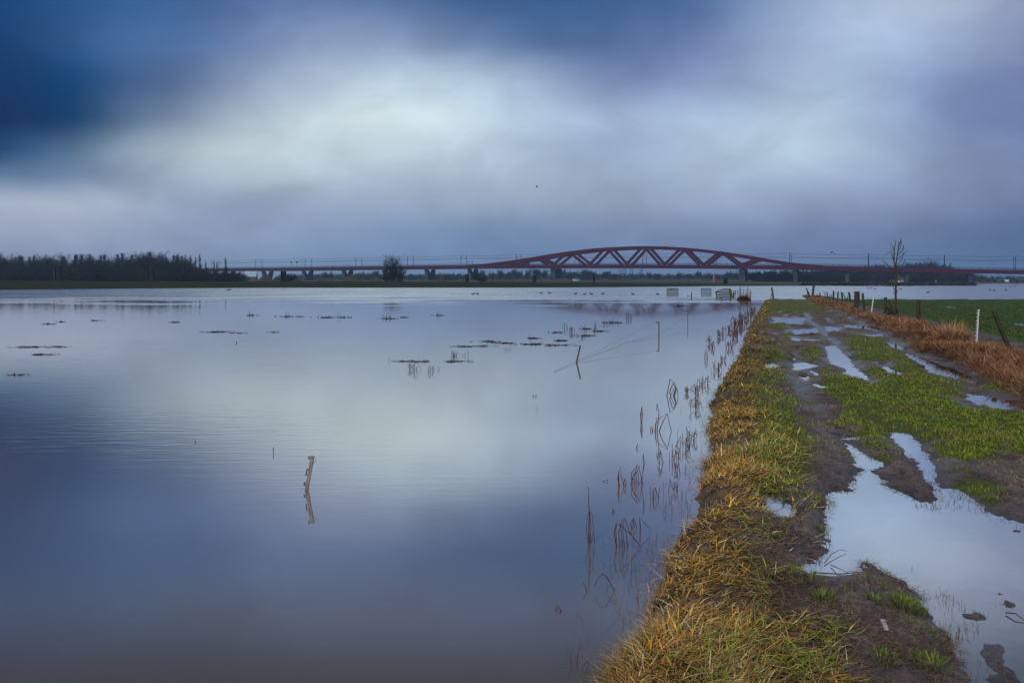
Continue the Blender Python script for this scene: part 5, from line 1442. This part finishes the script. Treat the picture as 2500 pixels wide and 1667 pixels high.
hand = [
    (1440, 1325, 'tall slender reed tuft farthest out from the near bank', [[(1440, 1325), (1439, 1260), (1437, 1215), (1438, 1195), (1433, 1188)], [(1441, 1325), (1449, 1295), (1446, 1255), (1441, 1248)], [(1438, 1325), (1431, 1290), (1434, 1258), (1441, 1248)], [(1440, 1325), (1443, 1285), (1440, 1250)], [(1442, 1325), (1452, 1325), (1450, 1300)], [(1439, 1325), (1436, 1300), (1438, 1262)]]),
    (1509, 1336, 'broad fan of dark bent reeds beside the nearest bank', [[(1507, 1336), (1499, 1300), (1504, 1278), (1512, 1279), (1545, 1310), (1566, 1335)], [(1506, 1336), (1503, 1295), (1505, 1279)], [(1514, 1336), (1510, 1300), (1520, 1268), (1525, 1264), (1535, 1295), (1552, 1322)], [(1516, 1336), (1517, 1300), (1513, 1280)], [(1527, 1337), (1520, 1300), (1524, 1266)], [(1534, 1336), (1530, 1310), (1526, 1290)], [(1522, 1334), (1519, 1318), (1522, 1312)]]),
    (1547, 1290, 'small upright reed loop right behind the broad fan', [[(1547, 1292), (1539, 1280), (1546, 1263), (1551, 1275), (1556, 1292)], [(1550, 1292), (1547, 1275), (1546, 1264)], [(1544, 1292), (1543, 1278), (1546, 1264)]]),
    (1562, 1300, 'single reed bent over like a hook towards the shore', [[(1562, 1308), (1564, 1285), (1561, 1263), (1575, 1278), (1588, 1290)], [(1563, 1308), (1562, 1290), (1561, 1264)]]),
    (1507, 1441, 'single brown reed arching over the water by the near bank', [[(1507, 1441), (1490, 1422), (1478, 1404), (1471, 1401), (1457, 1415), (1452, 1432)]]),
    (1436, 1441, 'short slanted stem in the water near the bottom', [[(1436, 1441), (1429, 1432), (1422, 1420)]]),
    (1363, 1490, 'small V of brown stems farthest left in the near water', [[(1360, 1496), (1357, 1485), (1362, 1478), (1366, 1484)], [(1366, 1496), (1368, 1486), (1371, 1494)]]),
    (1515, 1187, 'narrow upright tuft of dark reeds left of a taller one', [[(1513, 1188), (1508, 1165), (1515, 1139), (1517, 1165), (1524, 1187)], [(1510, 1188), (1509, 1160), (1512, 1150)], [(1512, 1188), (1511, 1162), (1510, 1150)], [(1520, 1188), (1525, 1170), (1522, 1166)], [(1524, 1188), (1529, 1178), (1526, 1168)]]),
    (1551, 1181, 'tall tuft of dark reeds with two peaks in mid water', [[(1543, 1184), (1541, 1155), (1557, 1134), (1562, 1150), (1570, 1184)], [(1545, 1184), (1546, 1158), (1552, 1150)], [(1549, 1184), (1550, 1155), (1556, 1134)], [(1553, 1184), (1553, 1158), (1554, 1152)], [(1558, 1184), (1558, 1160), (1556, 1150)], [(1565, 1170), (1571, 1140), (1570, 1108), (1574, 1130), (1568, 1165), (1560, 1184)], [(1536, 1178), (1545, 1165), (1562, 1138)]]),
    (1595, 1218, 'low tuft of broken reeds close to the bank', [[(1588, 1220), (1588, 1188), (1590, 1186)], [(1593, 1220), (1595, 1195), (1600, 1190), (1608, 1218)], [(1596, 1220), (1596, 1194)], [(1600, 1220), (1602, 1200), (1598, 1191)], [(1606, 1220), (1609, 1200), (1612, 1189)]]),
    (1566, 1030, 'single slim reed pair standing out in the water', [[(1566, 1032), (1564, 1010), (1567, 992), (1569, 1010), (1567, 1032)], [(1565, 1032), (1566, 1005), (1568, 991)]]),
    (1600, 1052, 'loose fan of thin reeds with one long bent stem', [[(1590, 1058), (1588, 1045), (1591, 1040), (1595, 1055)], [(1600, 1056), (1602, 1028), (1603, 1018)], [(1598, 1056), (1600, 1035), (1612, 1020), (1629, 1009), (1636, 1040), (1645, 1075)], [(1606, 1046), (1618, 1030), (1629, 1010)], [(1603, 1030), (1609, 1010), (1604, 985), (1603, 1003)], [(1593, 1058), (1592, 1042)]]),
    (1645, 967, 'thin reed cage standing off the bank in the middle distance', [[(1640, 968), (1635, 958), (1641, 940), (1645, 932), (1654, 955), (1656, 968)], [(1646, 968), (1650, 950), (1643, 936)], [(1634, 946), (1645, 948), (1654, 950)], [(1642, 968), (1648, 952), (1651, 946)], [(1627, 923), (1636, 925), (1643, 932)]]),
    (1556, 1093, 'very short pointed reed stub alone in the water', [[(1556, 1098), (1554, 1092), (1556, 1083), (1558, 1092)]]),
    (1497, 1250, 'tiny reed triangle in open water near the tufts', [[(1492, 1250), (1497, 1242), (1502, 1250)], [(1497, 1251), (1497, 1243)]]),
    (1476, 1176, 'tiny bent straw triangle left of the tufts', [[(1484, 1178), (1483, 1171), (1468, 1176)]]),
]
for px, py, lab, st in hand: stems('reed_clump', px, py, lab, st, 0.0075 if px < 1400 else 0.0052, group=RG)
k = 0
for (px, py, h, w, n, lab) in [(1641, 1122, 50, 14, 10, 'dense tangle of reeds against the bank'), (1622, 1130, 42, 12, 8, 'dense tangle of reeds left of the densest one'), (1665, 1095, 42, 14, 12, 'thick reed tangle touching the near bank'), (1690, 1075, 34, 10, 10, 'reed stubble right at the bank edge'),
                               (1660, 1150, 26, 16, 9, 'low reed stubble in the shallow bay'), (1640, 1200, 28, 12, 9, 'low reed stubble below the shallow bay'), (1690, 1000, 26, 12, 9, 'short dark reeds by the bank beyond the bay'), (1705, 965, 30, 9, 12, 'dark flower-headed stems at the bank edge'),
                               (1718, 940, 28, 9, 12, 'dark bent stems at the bank edge further on'), (1675, 960, 22, 9, 5, 'few thin stems just off the bank'), (1745, 905, 26, 10, 12, 'dark dry stems beside the narrowing bank'),
                               (1726, 876, 30, 5, 6, 'looped reeds standing off the bank in the distance'), (1733.5, 838, 22, 3, 4, 'single tall loop of reed far along the bank'), (1742, 850, 24, 4, 6, 'small upright reed group far along the bank'), (1755, 823, 24, 4, 6, 'reed group with drooping tips far along the bank'),
                               (1768, 815, 24, 5, 9, 'brown reed group beyond the drooping one'), (1781, 808, 22, 5, 10, 'dense brown reed group by the far bank'), (1760, 880, 22, 8, 10, 'dark stems between water and far bank'), (1779, 850, 26, 8, 14, 'thick dark stems before the far bank'),
                               (1795, 822, 30, 7, 18, 'tall brown reeds against the far bank'), (1800, 800, 34, 7, 22, 'tallest stand of brown reeds far along the bank'), (1812, 790, 34, 8, 26, 'dense stand of brown reeds beyond the tallest one'), (1825, 776, 26, 7, 22, 'brown reeds near the end of the bank'), (1838, 764, 22, 6, 16, 'shrinking reeds at the end of the bank')]:
    stems('reed_clump', px, py, lab, clump(px, py, h * (0.85 if py < 900 else 1), w * 1.25, max(4, int(n * 0.6)), 0.45 if px > 1720 else 0.6, k), 0.0040 if py > 900 else 0.0036, group=RG); k += 1
# reed clump behind the leaning gate
def island():
    b = at(1816, 733, 0.0); Y = b.y; rnd = random.Random(3); n = 3500; u = Y / F
    r = empty('reed_island', (b.x, Y, 0), 'rust-brown reed clump with tall stalks beside the leaning gate', 'reeds')
    a = rng.uniform(0, 6.28, n); q = np.sqrt(rng.uniform(0, 1, n))
    x = b.x + np.cos(a) * q * 17 * u; y = Y + np.sin(a) * q * 0.9
    h = 0.75 * (1 - q ** 2) + 0.15
    v, f, c = blades(np.stack([x, y, np.full(n, -0.05)], 1), rng.uniform(0, 6.28, n), h * rng.uniform(.6, 1.2, n), rng.uniform(.015, .035, n), rng.uniform(0.05, .9, n), rng.uniform(.2, 1.6, n), pick([(0.13, 0.055, 0.03), (0.08, 0.035, 0.022), (0.2, 0.1, 0.05)], n))
    link('thatch', tri_mesh('thatch', v - np.array([b.x, Y, 0]), f, M_BLADE, c), r)['kind'] = 'stuff'
    mb = MB()
    for i in range(36):
        px = 1800 + rnd.uniform(0, 34); h = rnd.uniform(6, 30) * (0.6 if px > 1828 or px < 1805 else 1)
        p = P(px, 722, Y + rnd.uniform(-.5, .5)); mb.tube([p + Vector((0, 0, -.3)), p + Vector((rnd.uniform(-.1, .1), 0, h * u * .6)), p + Vector((rnd.uniform(-.25, .25), 0, h * u))], 0.022, 4, 0.012)
    mb.build('stalks', M_REED, r)['kind'] = 'stuff'
island()
# standing dry reed bush on the verge
def reed_bush():
    b = at(2322, 838, 0.3); Y = b.y; n = 1500; u = Y / F
    a = rng.uniform(0, 6.28, n); q = np.sqrt(rng.uniform(0, 1, n))
    x = b.x + np.cos(a) * q * 38 * u; y = Y + np.sin(a) * q * 0.5
    z = terrain(x, y)['z']
    h = (1.12 * (1 - 0.5 * q ** 2)) * rng.uniform(.35, 1.15, n)
    v, f, c = blades(np.stack([x, y, z - .02], 1), np.arctan2(np.sin(a), np.cos(a)) + rng.normal(0, .9, n), h, rng.uniform(.008, .018, n), rng.uniform(0.02, .7, n), rng.uniform(.1, 1.8, n), pick([(0.40, 0.21, 0.10), (0.30, 0.15, 0.07), (0.50, 0.32, 0.17)], n))
    zb = hz(b.x, Y)
    r = empty('reed_bush', (b.x, Y, zb), 'tall bushy heap of dry orange-brown reed on the verge by the fence', 'reeds')
    link('stems', tri_mesh('stems', v - np.array([b.x, Y, zb]), f, M_BLADE, c), r)['kind'] = 'stuff'
reed_bush()
# dry stalks at the far end of the verge
k = 200
for px, py, h, lab in [(2018, 728, 18, 'dry reed tuft right of the tall post at the verge end'), (1999, 727, 16, 'thin reed tuft close to the tall post at the verge end'), (2028, 729, 12, 'short reed tuft left of the row of thin posts'), (1973, 724, 14, 'reed tuft below the leaning post at the verge end'), (2066, 735, 14, 'reed tuft between two thin posts')]:
    stems('reed_tuft', px, py, lab, clump(px, py, h, 4, 8, .3, k), 0.0022, group='dry reed tufts at the far end of the verge', z=0.3); k += 1

# ------------------------------------------------------------------ floating weed, ducks, birds, small things
M_WEED = mat('drowned_weed', (0.012, 0.013, 0.010), 0.8, 0.4, 6, color2=(0.022, 0.018, 0.014), spec=0.1)
def weed(px, py, w, dense, label, spikes=0):
    b = at(px, py); Y = b.y; u = Y / F; rnd = random.Random(int(px * 7 + py)); mb = MB()
    W = w * u / 2
    n = int(13 * dense * (w / 40) ** 0.8) + 5
    for i in range(n):
        x = rnd.gauss(0, 0.5) * W; d = rnd.gauss(0, 0.25) * min(W, 1.2)
        L_ = rnd.uniform(0.05, 0.4) * min(1.0, Y / 30) * 0.9
        a = rnd.uniform(-.5, .5)
        p0 = b + Vector((x, d, -0.01)); p1 = p0 + Vector((math.cos(a) * L_, math.sin(a) * L_, 0.02)); pm = p0.lerp(p1, .5) + Vector((0, 0, rnd.uniform(.01, .05) * Y / 35))
        mb.tube([p0, pm, p1], rnd.uniform(.003, .009) * Y / 35, 4)
    for i in range(spikes + int(5 * dense)):
        x = rnd.gauss(0, 0.4) * W; h = rnd.uniform(4, 14) * u * (1 if i < spikes else 0.35)
        p0 = b + Vector((x, rnd.uniform(-.1, .1), -.03)); p1 = p0 + Vector((rnd.uniform(-.4, .4) * h, 0, h))
        mb.tube([p0, p0.lerp(p1, .6) + Vector((0, 0, .01)), p1], 0.0085 * Y / 35, 4, .004 * Y / 35)
    tag(mb.build('weed_mat', M_WEED, None, b), label, 'weeds', 'drowned weed floating on the flood')
WEEDS = [(64, 847, 72, 1.6, 'long dark weed mat near the left edge of the water', 0), (136, 847, 52, 1, 'thin weed mat right of the long one at the left edge', 0), (100, 866, 50, 1.3, 'short weed mat in front of the long one at the left edge', 0), (38, 915, 72, .7, 'sparse row of stems at the left edge of the picture', 8),
         (113, 791, 26, .8, 'small far weed streak at the left', 0), (145, 786, 26, .6, 'small far weed streak beside another at the left', 0), (230, 783, 30, .6, 'lone far weed streak before the left wood', 0), (421, 787, 32, .7, 'far weed streak between the left wood and the piles', 0),
         (523, 810.5, 60, 1.7, 'oval dark weed mat alone in the left middle water', 0), (582, 813, 40, .5, 'faint weed streak right of the oval mat', 0), (663, 811, 32, .4, 'faintest weed streak in the left middle', 0), (612, 770, 26, .7, 'far weed streak below the leftmost pier', 2), (700, 773, 80, 1.1, 'long thin far weed line left of centre', 5), (787, 775, 60, .9, 'thin far weed line continuing the long one', 2), (838, 775, 50, 1, 'far weed line ending the long row', 4),
         (946, 778, 44, 1.2, 'spiky far weed tuft below the lone tree', 12), (985, 775, 30, .8, 'far weed streak right of the spiky tuft', 0), (1070, 770, 26, .6, 'far weed dots under the lone tree reflection', 3), (978, 882, 50, .9, 'thin weed mat left of the middle cluster', 1), (1016, 882.6, 42, 1.5, 'dark weed mat with a tuft below it in the middle', 0), (1108, 882, 66, 1, 'thin weed streak under the spiky plant', 1), (1127, 846, 52, 1, 'thin weed streak at the left end of the middle group', 0), (1172, 845, 52, .8, 'faint weed streak second from left in the middle group', 0),
         (1191, 834, 72, 1.2, 'long weed streak on top of the middle group', 0), (1223, 838, 52, 1.2, 'weed streak overlapping the long one in the middle group', 0), (1296, 826, 34, 1.6, 'thick small weed mat at the centre of the middle group', 3), (1296, 840.5, 64, 1.9, 'thickest long weed mat of the middle group', 3), (1351, 843, 58, 1.5, 'weed mat right of the thickest one', 2), (1360, 831.6, 36, 1.5, 'short weed mat above the right part of the middle group', 2), (1351, 812, 26, 1.3, 'small weed mat above the middle group', 0),
         (1424, 820, 46, 1.6, 'weed mat with stems left of the drowned stake wires', 7), (1427, 803, 32, 1.2, 'thin weed mat among upright stems', 6), (1459, 809, 36, 1.7, 'dark weed mat right of the upright stems', 4), (1497, 788, 62, 1.4, 'far weed row left of the stake with the arm', 12), (1660, 747, 24, 1.6, 'far dark weed tuft below the barred gates', 4)]
for a in WEEDS: weed(*a)
M_STEM = mat('dark_stems', (0.030, 0.016, 0.014), 0.8, 0.3, 20)
k = 300
for px, py, h, n, lab in [(1108, 870, 16, 12, 'spiky reddish plant in the middle of the flood'), (1005, 902, 22, 10, 'spiky tuft below the dark weed mat'), (1049, 908, 18, 5, 'thin tuft right of the spiky tuft'), (1022, 904, 12, 4, 'tiny stems beside the spiky tuft'), (1065, 903, 10, 3, 'short stems at the right of the tuft row'), (1239, 855, 8, 5, 'short stems below the middle weeds'), (1136, 868, 12, 3, 'two stems right of the spiky reddish plant'),
                          (1382, 802, 16, 6, 'thin loops of stem above the weed mats'), (1396, 812, 16, 9, 'tangle of stems left of the weed mats'), (1418, 826, 12, 5, 'low bent stems below the weed mat'), (1450, 800, 14, 5, 'upright stems between two weed mats'), (1536, 778, 18, 10, 'farthest tuft of stems beside the bridge reflection'), (1556, 766, 8, 4, 'small stem tuft beyond the farthest one'), (1305, 968, 6, 4, 'few dots of stem in open water'), (1480, 793, 10, 6, 'stems left of the far weed row')]:
    stems('stem_tuft', px, py, lab, clump(px, py, h, 8, n, .3, k), 0.0017, M_STEM, 'stem tufts in the open flood', 'plant'); k += 1
post((667, 1092), (668, 1106), 1.9, 'thin_stick', 'short thin stick upright in the water left of the insulator stake', zg=0.0, cat='stick', m=M_STEM)
post((577, 834), (577, 838), 2.0, 'thin_stick', 'tiny stub of stick in the left middle water', zg=0.0, cat='stick', m=M_STEM)
post((476, 1075), (477, 1080), 1.6, 'thin_stick', 'tiny stub of stick at left in the near water', zg=0.0, cat='stick', m=M_STEM)
M_DUCK = mat('dark_plumage', (0.012, 0.012, 0.016), 0.7, 0.2, 10)
def duck(px, py, label, s=1.0):
    b = at(px, py); mb = MB(); x, y = b.x, b.y
    d = 1 if int(px) % 2 else -1
    mb.tube([(x - .26 * d * s, y, .10 * s), (x - .2 * d * s, y, .07 * s), (x, y, .05 * s), (x + .16 * d * s, y, .07 * s), (x + .2 * d * s, y, .14 * s), (x + .21 * d * s, y, .22 * s), (x + .26 * d * s, y, .26 * s), (x + .33 * d * s, y, .25 * s)], 0.03 * s, 8, 0.02 * s)
    n = 8
    for i, rr in enumerate((.03, .07, .11, .10, .05, .04, .055, .018)):
        c = [(-.26, .10), (-.2, .08), (0, .06), (.14, .07), (.19, .15), (.21, .22), (.25, .26), (.34, .25)][i]
        for k_ in range(n):
            v = list(mb.v[i * n + k_]); q = Vector((x + c[0] * d * s, y, c[1] * s))
            p = (Vector(v) - q); p = p.normalized() * rr * s if p.length > 1e-6 else p
            mb.v[i * n + k_] = tuple(q + p)
    tag(mb.build('duck', M_DUCK, None, b, True), label, 'duck', 'ducks resting on the far water')
for i, (px, py) in enumerate([(1155, 718.5), (1166, 718), (1321, 716.5), (1342, 716.5), (1405, 718), (1427, 719), (1444, 718.5), (1471, 718), (1546, 719), (2120, 704.5), (2127, 704), (2137, 706), (2200, 707), (2265, 715), (2418, 709), (2428, 710), (2455, 709), (555, 708.5), (562, 708.5), (1606, 719)]):
    duck(px, py, '%s dark duck from the left on the far water' % (ORD + ['seventeenth', 'eighteenth', 'nineteenth', 'twentieth'])[sorted([555, 562, 1155, 1166, 1321, 1342, 1405, 1427, 1444, 1471, 1546, 1606, 2120, 2127, 2137, 2200, 2265, 2418, 2428, 2455]).index(px)], 1.1)
def bird(px, py, Y, span, label, tilt=0.0, flap=0.4):
    c = P(px, py, Y); mb = MB(); s = span / 2
    prof = [(-.55, .02), (-.4, .09), (-.1, .13), (.2, .11), (.38, .07), (.5, .02)]
    for a, rr in prof:
        for k_ in range(6):
            t = k_ * math.pi / 3; mb.v.append((c.x + a * s, c.y + rr * s * math.cos(t), c.z + rr * s * math.sin(t)))
    for i in range(5):
        for k_ in range(6): a, b = i * 6 + k_, i * 6 + (k_ + 1) % 6; mb.f.append((a, b, b + 6, a + 6))
    mb.f += [tuple(range(5, -1, -1)), tuple(30 + k_ for k_ in range(6))]
    o = mb.build('flying_bird', M_DUCK, None, c); tag(o, label, 'bird', 'birds flying over the flood')
    for sg in (-1, 1):
        w = MB(); up = flap + tilt * sg
        pts = [(0.22, 0.06, 0.02), (-0.18, 0.06, 0.02), (0.18, 0.5, 0.5 * up + .02), (-.16, .5, .5 * up + .02), (-0.05, 1.0, up * 0.8), (-.2, .95, up * .78)]
        v = [Vector((c.x + a * s, c.y + sg * b * s * 0.8 + 0, c.z + z * s)) for a, b, z in pts]
        w.add(v + [p + Vector((0, 0, -0.015 * s)) for p in v], [(0, 1, 3, 2), (2, 3, 5, 4), (6, 8, 9, 7), (8, 10, 11, 9), (0, 2, 8, 6), (2, 4, 10, 8), (1, 7, 9, 3), (3, 9, 11, 5), (4, 5, 11, 10), (0, 6, 7, 1)])
        w.build('wing', M_DUCK, o)
bird(1311, 457, 110, 0.75, 'single dark bird high in the middle of the sky', 0.2, 0.9)
bird(2031, 616.5, 150, 0.9, 'upper left bird of the pair above the bridge at right', 0.1, 0.6)
bird(2037, 620, 152, 0.7, 'lower right bird of the pair above the bridge at right', 0.0, 0.3)
bird(1533, 413.5, 170, 0.5, 'tiny distant bird, the smallest one in the sky', 0.0, 0.4)

# foreground bits on the mud
def tuft(px, py, n, h, spread, label, pal=GREENS):
    b = at(px, py, 0.18); zb = hz(b.x, b.y)
    a = rng.uniform(0, 6.28, n); q = np.sqrt(rng.uniform(0, 1, n)) * spread
    x = b.x + np.cos(a) * q; y = b.y + np.sin(a) * q; z = terrain(x, y)['z']
    L_ = h * rng.uniform(.5, 1.1, n) * (1 - 0.3 * (q / spread) ** 2)
    v, f, c = blades(np.stack([x, y, z - .01], 1), a + rng.normal(0, .7, n), L_, rng.uniform(.003, .0065, n), rng.uniform(.05, .7, n), rng.uniform(.2, 1.2, n), pick(pal, n))
    r = empty('grass_tuft', (b.x, b.y, zb), label, 'grass', 'grass tufts on the near mud')
    link('leaves', tri_mesh('leaves', v - np.array([b.x, b.y, zb]), f, M_BLADE, c), r)['kind'] = 'stuff'
LG = [(0.07, 0.135, 0.016), (0.10, 0.16, 0.022), (0.05, 0.09, 0.015), (0.19, 0.18, 0.04)]
for a in [(2215, 1478, 380, .13, .14, 'brightest green grass tuft at the edge of the big puddle', LG), (2010, 1470, 160, .12, .10, 'green tuft beside the straw bank at the near mud', LG), (2128, 1480, 90, .10, .07, 'small green tuft left of the brightest one', LG), (2150, 1440, 160, .07, .2, 'sparse low grass behind the brightest tuft', LG), (2160, 1612, 130, .10, .10, 'dark green tuft right of the pale wood chip at the bottom', LG), (2275, 1618, 210, .11, .13, 'broad dark green tuft by the puddle at the bottom', LG),
          (2260, 1540, 130, .07, .2, 'thin short grass on the sloping mud edge', LG), (1960, 1420, 200, .11, .16, 'green tuft where straw bank meets the puddle tongue', LG), (1870, 990 + 60, 120, .1, .2, 'small tuft among straw on the inner bank', LG), (2000, 1215, 180, .08, .2, 'yellow-green tuft left of the big puddle', LG), (2390, 1200, 260, .1, .3, 'bright tuft on the dark mud ridge at right', LG), (2005, 1282, 90, .1, .08, 'small tuft on the puddle edge at left', LG), (2430, 1470, 220, .06, .2, 'drowned grass on the mud ridge in the puddle', [(0.06, 0.06, 0.02), (0.08, 0.07, 0.03)]), (1975, 985, 140, .09, .16, 'lone tuft on the bare path', LG), (2030, 905, 200, .1, .35, 'bright tuft between two far puddles', LG)]:
    tuft(*a)
p = at(2159, 1537, 0.2); zb = hz(p.x, p.y)
mb = MB(); e = Vector((0.045, 0.16, 0.0)).normalized(); sd_ = Vector((e.y, -e.x, 0))
q0 = Vector((p.x, p.y, zb + 0.012))
mb.hexa([q0 - e * .07 - sd_ * .012 - Vector((0, 0, .006)), q0 - e * .07 + sd_ * .016 - Vector((0, 0, .006)), q0 + e * .08 + sd_ * .02 + Vector((0, 0, .004)), q0 + e * .085 - sd_ * .014 + Vector((0, 0, .004)),
         q0 - e * .07 - sd_ * .012, q0 - e * .07 + sd_ * .016, q0 + e * .08 + sd_ * .02 + Vector((0, 0, .01)), q0 + e * .085 - sd_ * .014 + Vector((0, 0, .01))])
tag(mb.build('wood_chip', mat('pale_chip', (0.30, 0.27, 0.28), 0.8, 0.3, 60), None, (p.x, p.y, zb)), 'pale flat wood chip lying on the near mud', 'wood chip')
def twig(pts, r, label, z=None):
    q = [at(x, y, 0.18) for x, y in pts]
    q = [Vector((a.x, a.y, max(hz(a.x, a.y), ZP) + 0.012 + (0.02 if 0 < i < len(q) - 1 else 0))) for i, a in enumerate(q)]
    mb = MB(); mb.tube(q, r, 5, r * .5)
    tag(mb.build('dead_twig', M_REED, None, q[0]), label, 'twig', 'dead twigs on the track')
twig([(2038, 1046), (2060, 1048), (2085, 1050)], .012, 'straight pale stick lying on the bare path')
twig([(1888, 1300), (1893, 1315), (1908, 1328)], .01, 'curved brown stalk at the inner edge of the straw bank')
twig([(2012, 1362), (2030, 1345), (2050, 1334), (2068, 1332)], .004, 'thin arched twig over the left edge of the big puddle')
twig([(2028, 1365), (2045, 1378), (2072, 1384)], .004, 'thin twig lying in the left corner of the big puddle')
twig([(2118, 1418), (2127, 1440), (2120, 1475)], .005, 'pale bent straw beside the small green tuft')
twig([(2455, 1480), (2480, 1488), (2500, 1497)], .006, 'dark stick in the puddle at the right edge')
twig([(2310, 1575), (2335, 1574)], .005, 'short dark twig at the sloping mud edge')
twig([(2330, 1600), (2350, 1605), (2352, 1618)], .004, 'hooked dark twig in the puddle near the bottom')
twig([(1985, 1395), (2050, 1406), (2110, 1404)], .006, 'long dark stem along the near end of the big puddle')
M_CLOD = mat('wet_clod', (0.05, 0.037, 0.033), 0.5, 0.4, 30, bump=0.006)
def clod(px, py, r, label, i):
    b = at(px, py, 0.16); zb = max(hz(b.x, b.y), ZP - 0.01); rnd = random.Random(i); mb = MB()
    n = 9
    for k_, (rr, z) in enumerate(((1.0, -.3), (1.05, .15), (.75, .5), (.35, .68))):
        for j in range(n):
            a = j * 6.283 / n; q = r * rr * rnd.uniform(.6, 1.25); mb.v.append((b.x + math.cos(a) * q * 1.3, b.y + math.sin(a) * q, zb + z * r * rnd.uniform(.4, 1.0)))
    for i_ in range(3):
        for j in range(n): a, c = i_ * n + j, i_ * n + (j + 1) % n; mb.f.append((a, c, c + n, a + n))
    mb.f.append(tuple(27 + j for j in range(n)))
    tag(mb.build('mud_clod', M_CLOD, None, (b.x, b.y, zb)), label, 'clod', 'clods of mud on the track')
CL = [(1960, 912, .12, 'dark clod between the small puddles in the distance'), (2244, 895, .11, 'dark clod at the left rim of the long rut puddle'), (2482, 1287, .035, 'round dark clod in the puddle at the right edge'), (2440, 1437, .025, 'reddish clod on the drowned ridge'),
      (2155, 884, .12, 'clod left of the middle rut puddle'), (2410, 1170, .06, 'clod on the dark ridge at the right'), (2460, 1225, .06, 'clod at the puddle end of the dark ridge')]
for i, a in enumerate(CL): clod(a[0], a[1], a[2], a[3], i)

# ------------------------------------------------------------------ labels that place each look-alike between landmarks
NUM = ORD + ['seventeenth', 'eighteenth', 'nineteenth', 'twentieth', 'twenty-first', 'twenty-second', 'twenty-third', 'twenty-fourth', 'twenty-fifth', 'twenty-sixth', 'twenty-seventh', 'twenty-eighth', 'twenty-ninth', 'thirtieth', 'thirty-first', 'thirty-second', 'thirty-third', 'thirty-fourth', 'thirty-fifth']
LEFT = [(6, 'at the left picture edge'), (132, 'left of the green beacon'), (250, 'just right of the leftmost piles'), (367, 'just left of the second piles'), (480, 'right of the second piles'), (700, 'at the wood end')]
MID = [(737, 'left of the second pier'), (835, 'before the third pier'), (957, 'left of the lone tree'), (1143, 'between lone tree and gantry pier'), (1348, 'below the left arch end'), (1470, 'right of the left arch pier'), (1640, 'under the arch crown'), (1810, 'left of the right arch pier'), (1900, 'right of the right arch pier')]
RIGHT = [(1940, 'left of the first plain pier'), (2068, 'right of the first plain pier'), (2187, 'left of the young tree'), (2280, 'right of the young tree'), (2372, 'left of the last pier'), (2500, 'right of the last pier'), (9999, 'beyond the right edge')]
for grp, noun, spans in (('bare trees of the dark wood on the left', 'tall bare tree of the wood', LEFT), ('lower trees at the front of the wood', 'lower front tree of the wood', LEFT), ('pointed trees at the end of the wood', 'slender pointed tree of the wood', LEFT),
                         ('shrubs below the wood', 'brownish shrub below the wood', LEFT), ('hazy far trees seen under the bridge', 'bluish hazy tree', MID), ('hazy shrubs on the far bank', 'low hazy far-bank shrub', MID),
                         ('bare trees of the wood behind the right bridge end', 'blue-grey wood tree', RIGHT), ('shrubs at the foot of the right wood', 'leafless shrub under the right wood', RIGHT), ('low shrubs on the far right shore', 'low shoreline shrub', RIGHT), ('far tree row at the right edge', 'bluish far-row tree', RIGHT), ('hedge before the far field', 'dark hedge shrub', RIGHT)):
    mem = sorted([o for o in COL.objects if o.get('group') == grp], key=lambda o: o.location.x / o.location.y)
    count = {}
    for o in mem:
        px = CX + F * o.location.x / o.location.y
        t = [b for a, b in spans if px < a] or [spans[-1][1]]
        i = count.get(t[0], 0); count[t[0]] = i + 1
        o['label'] = '%s %s from the left, %s' % (NUM[min(i, len(NUM) - 1)], noun, t[0])
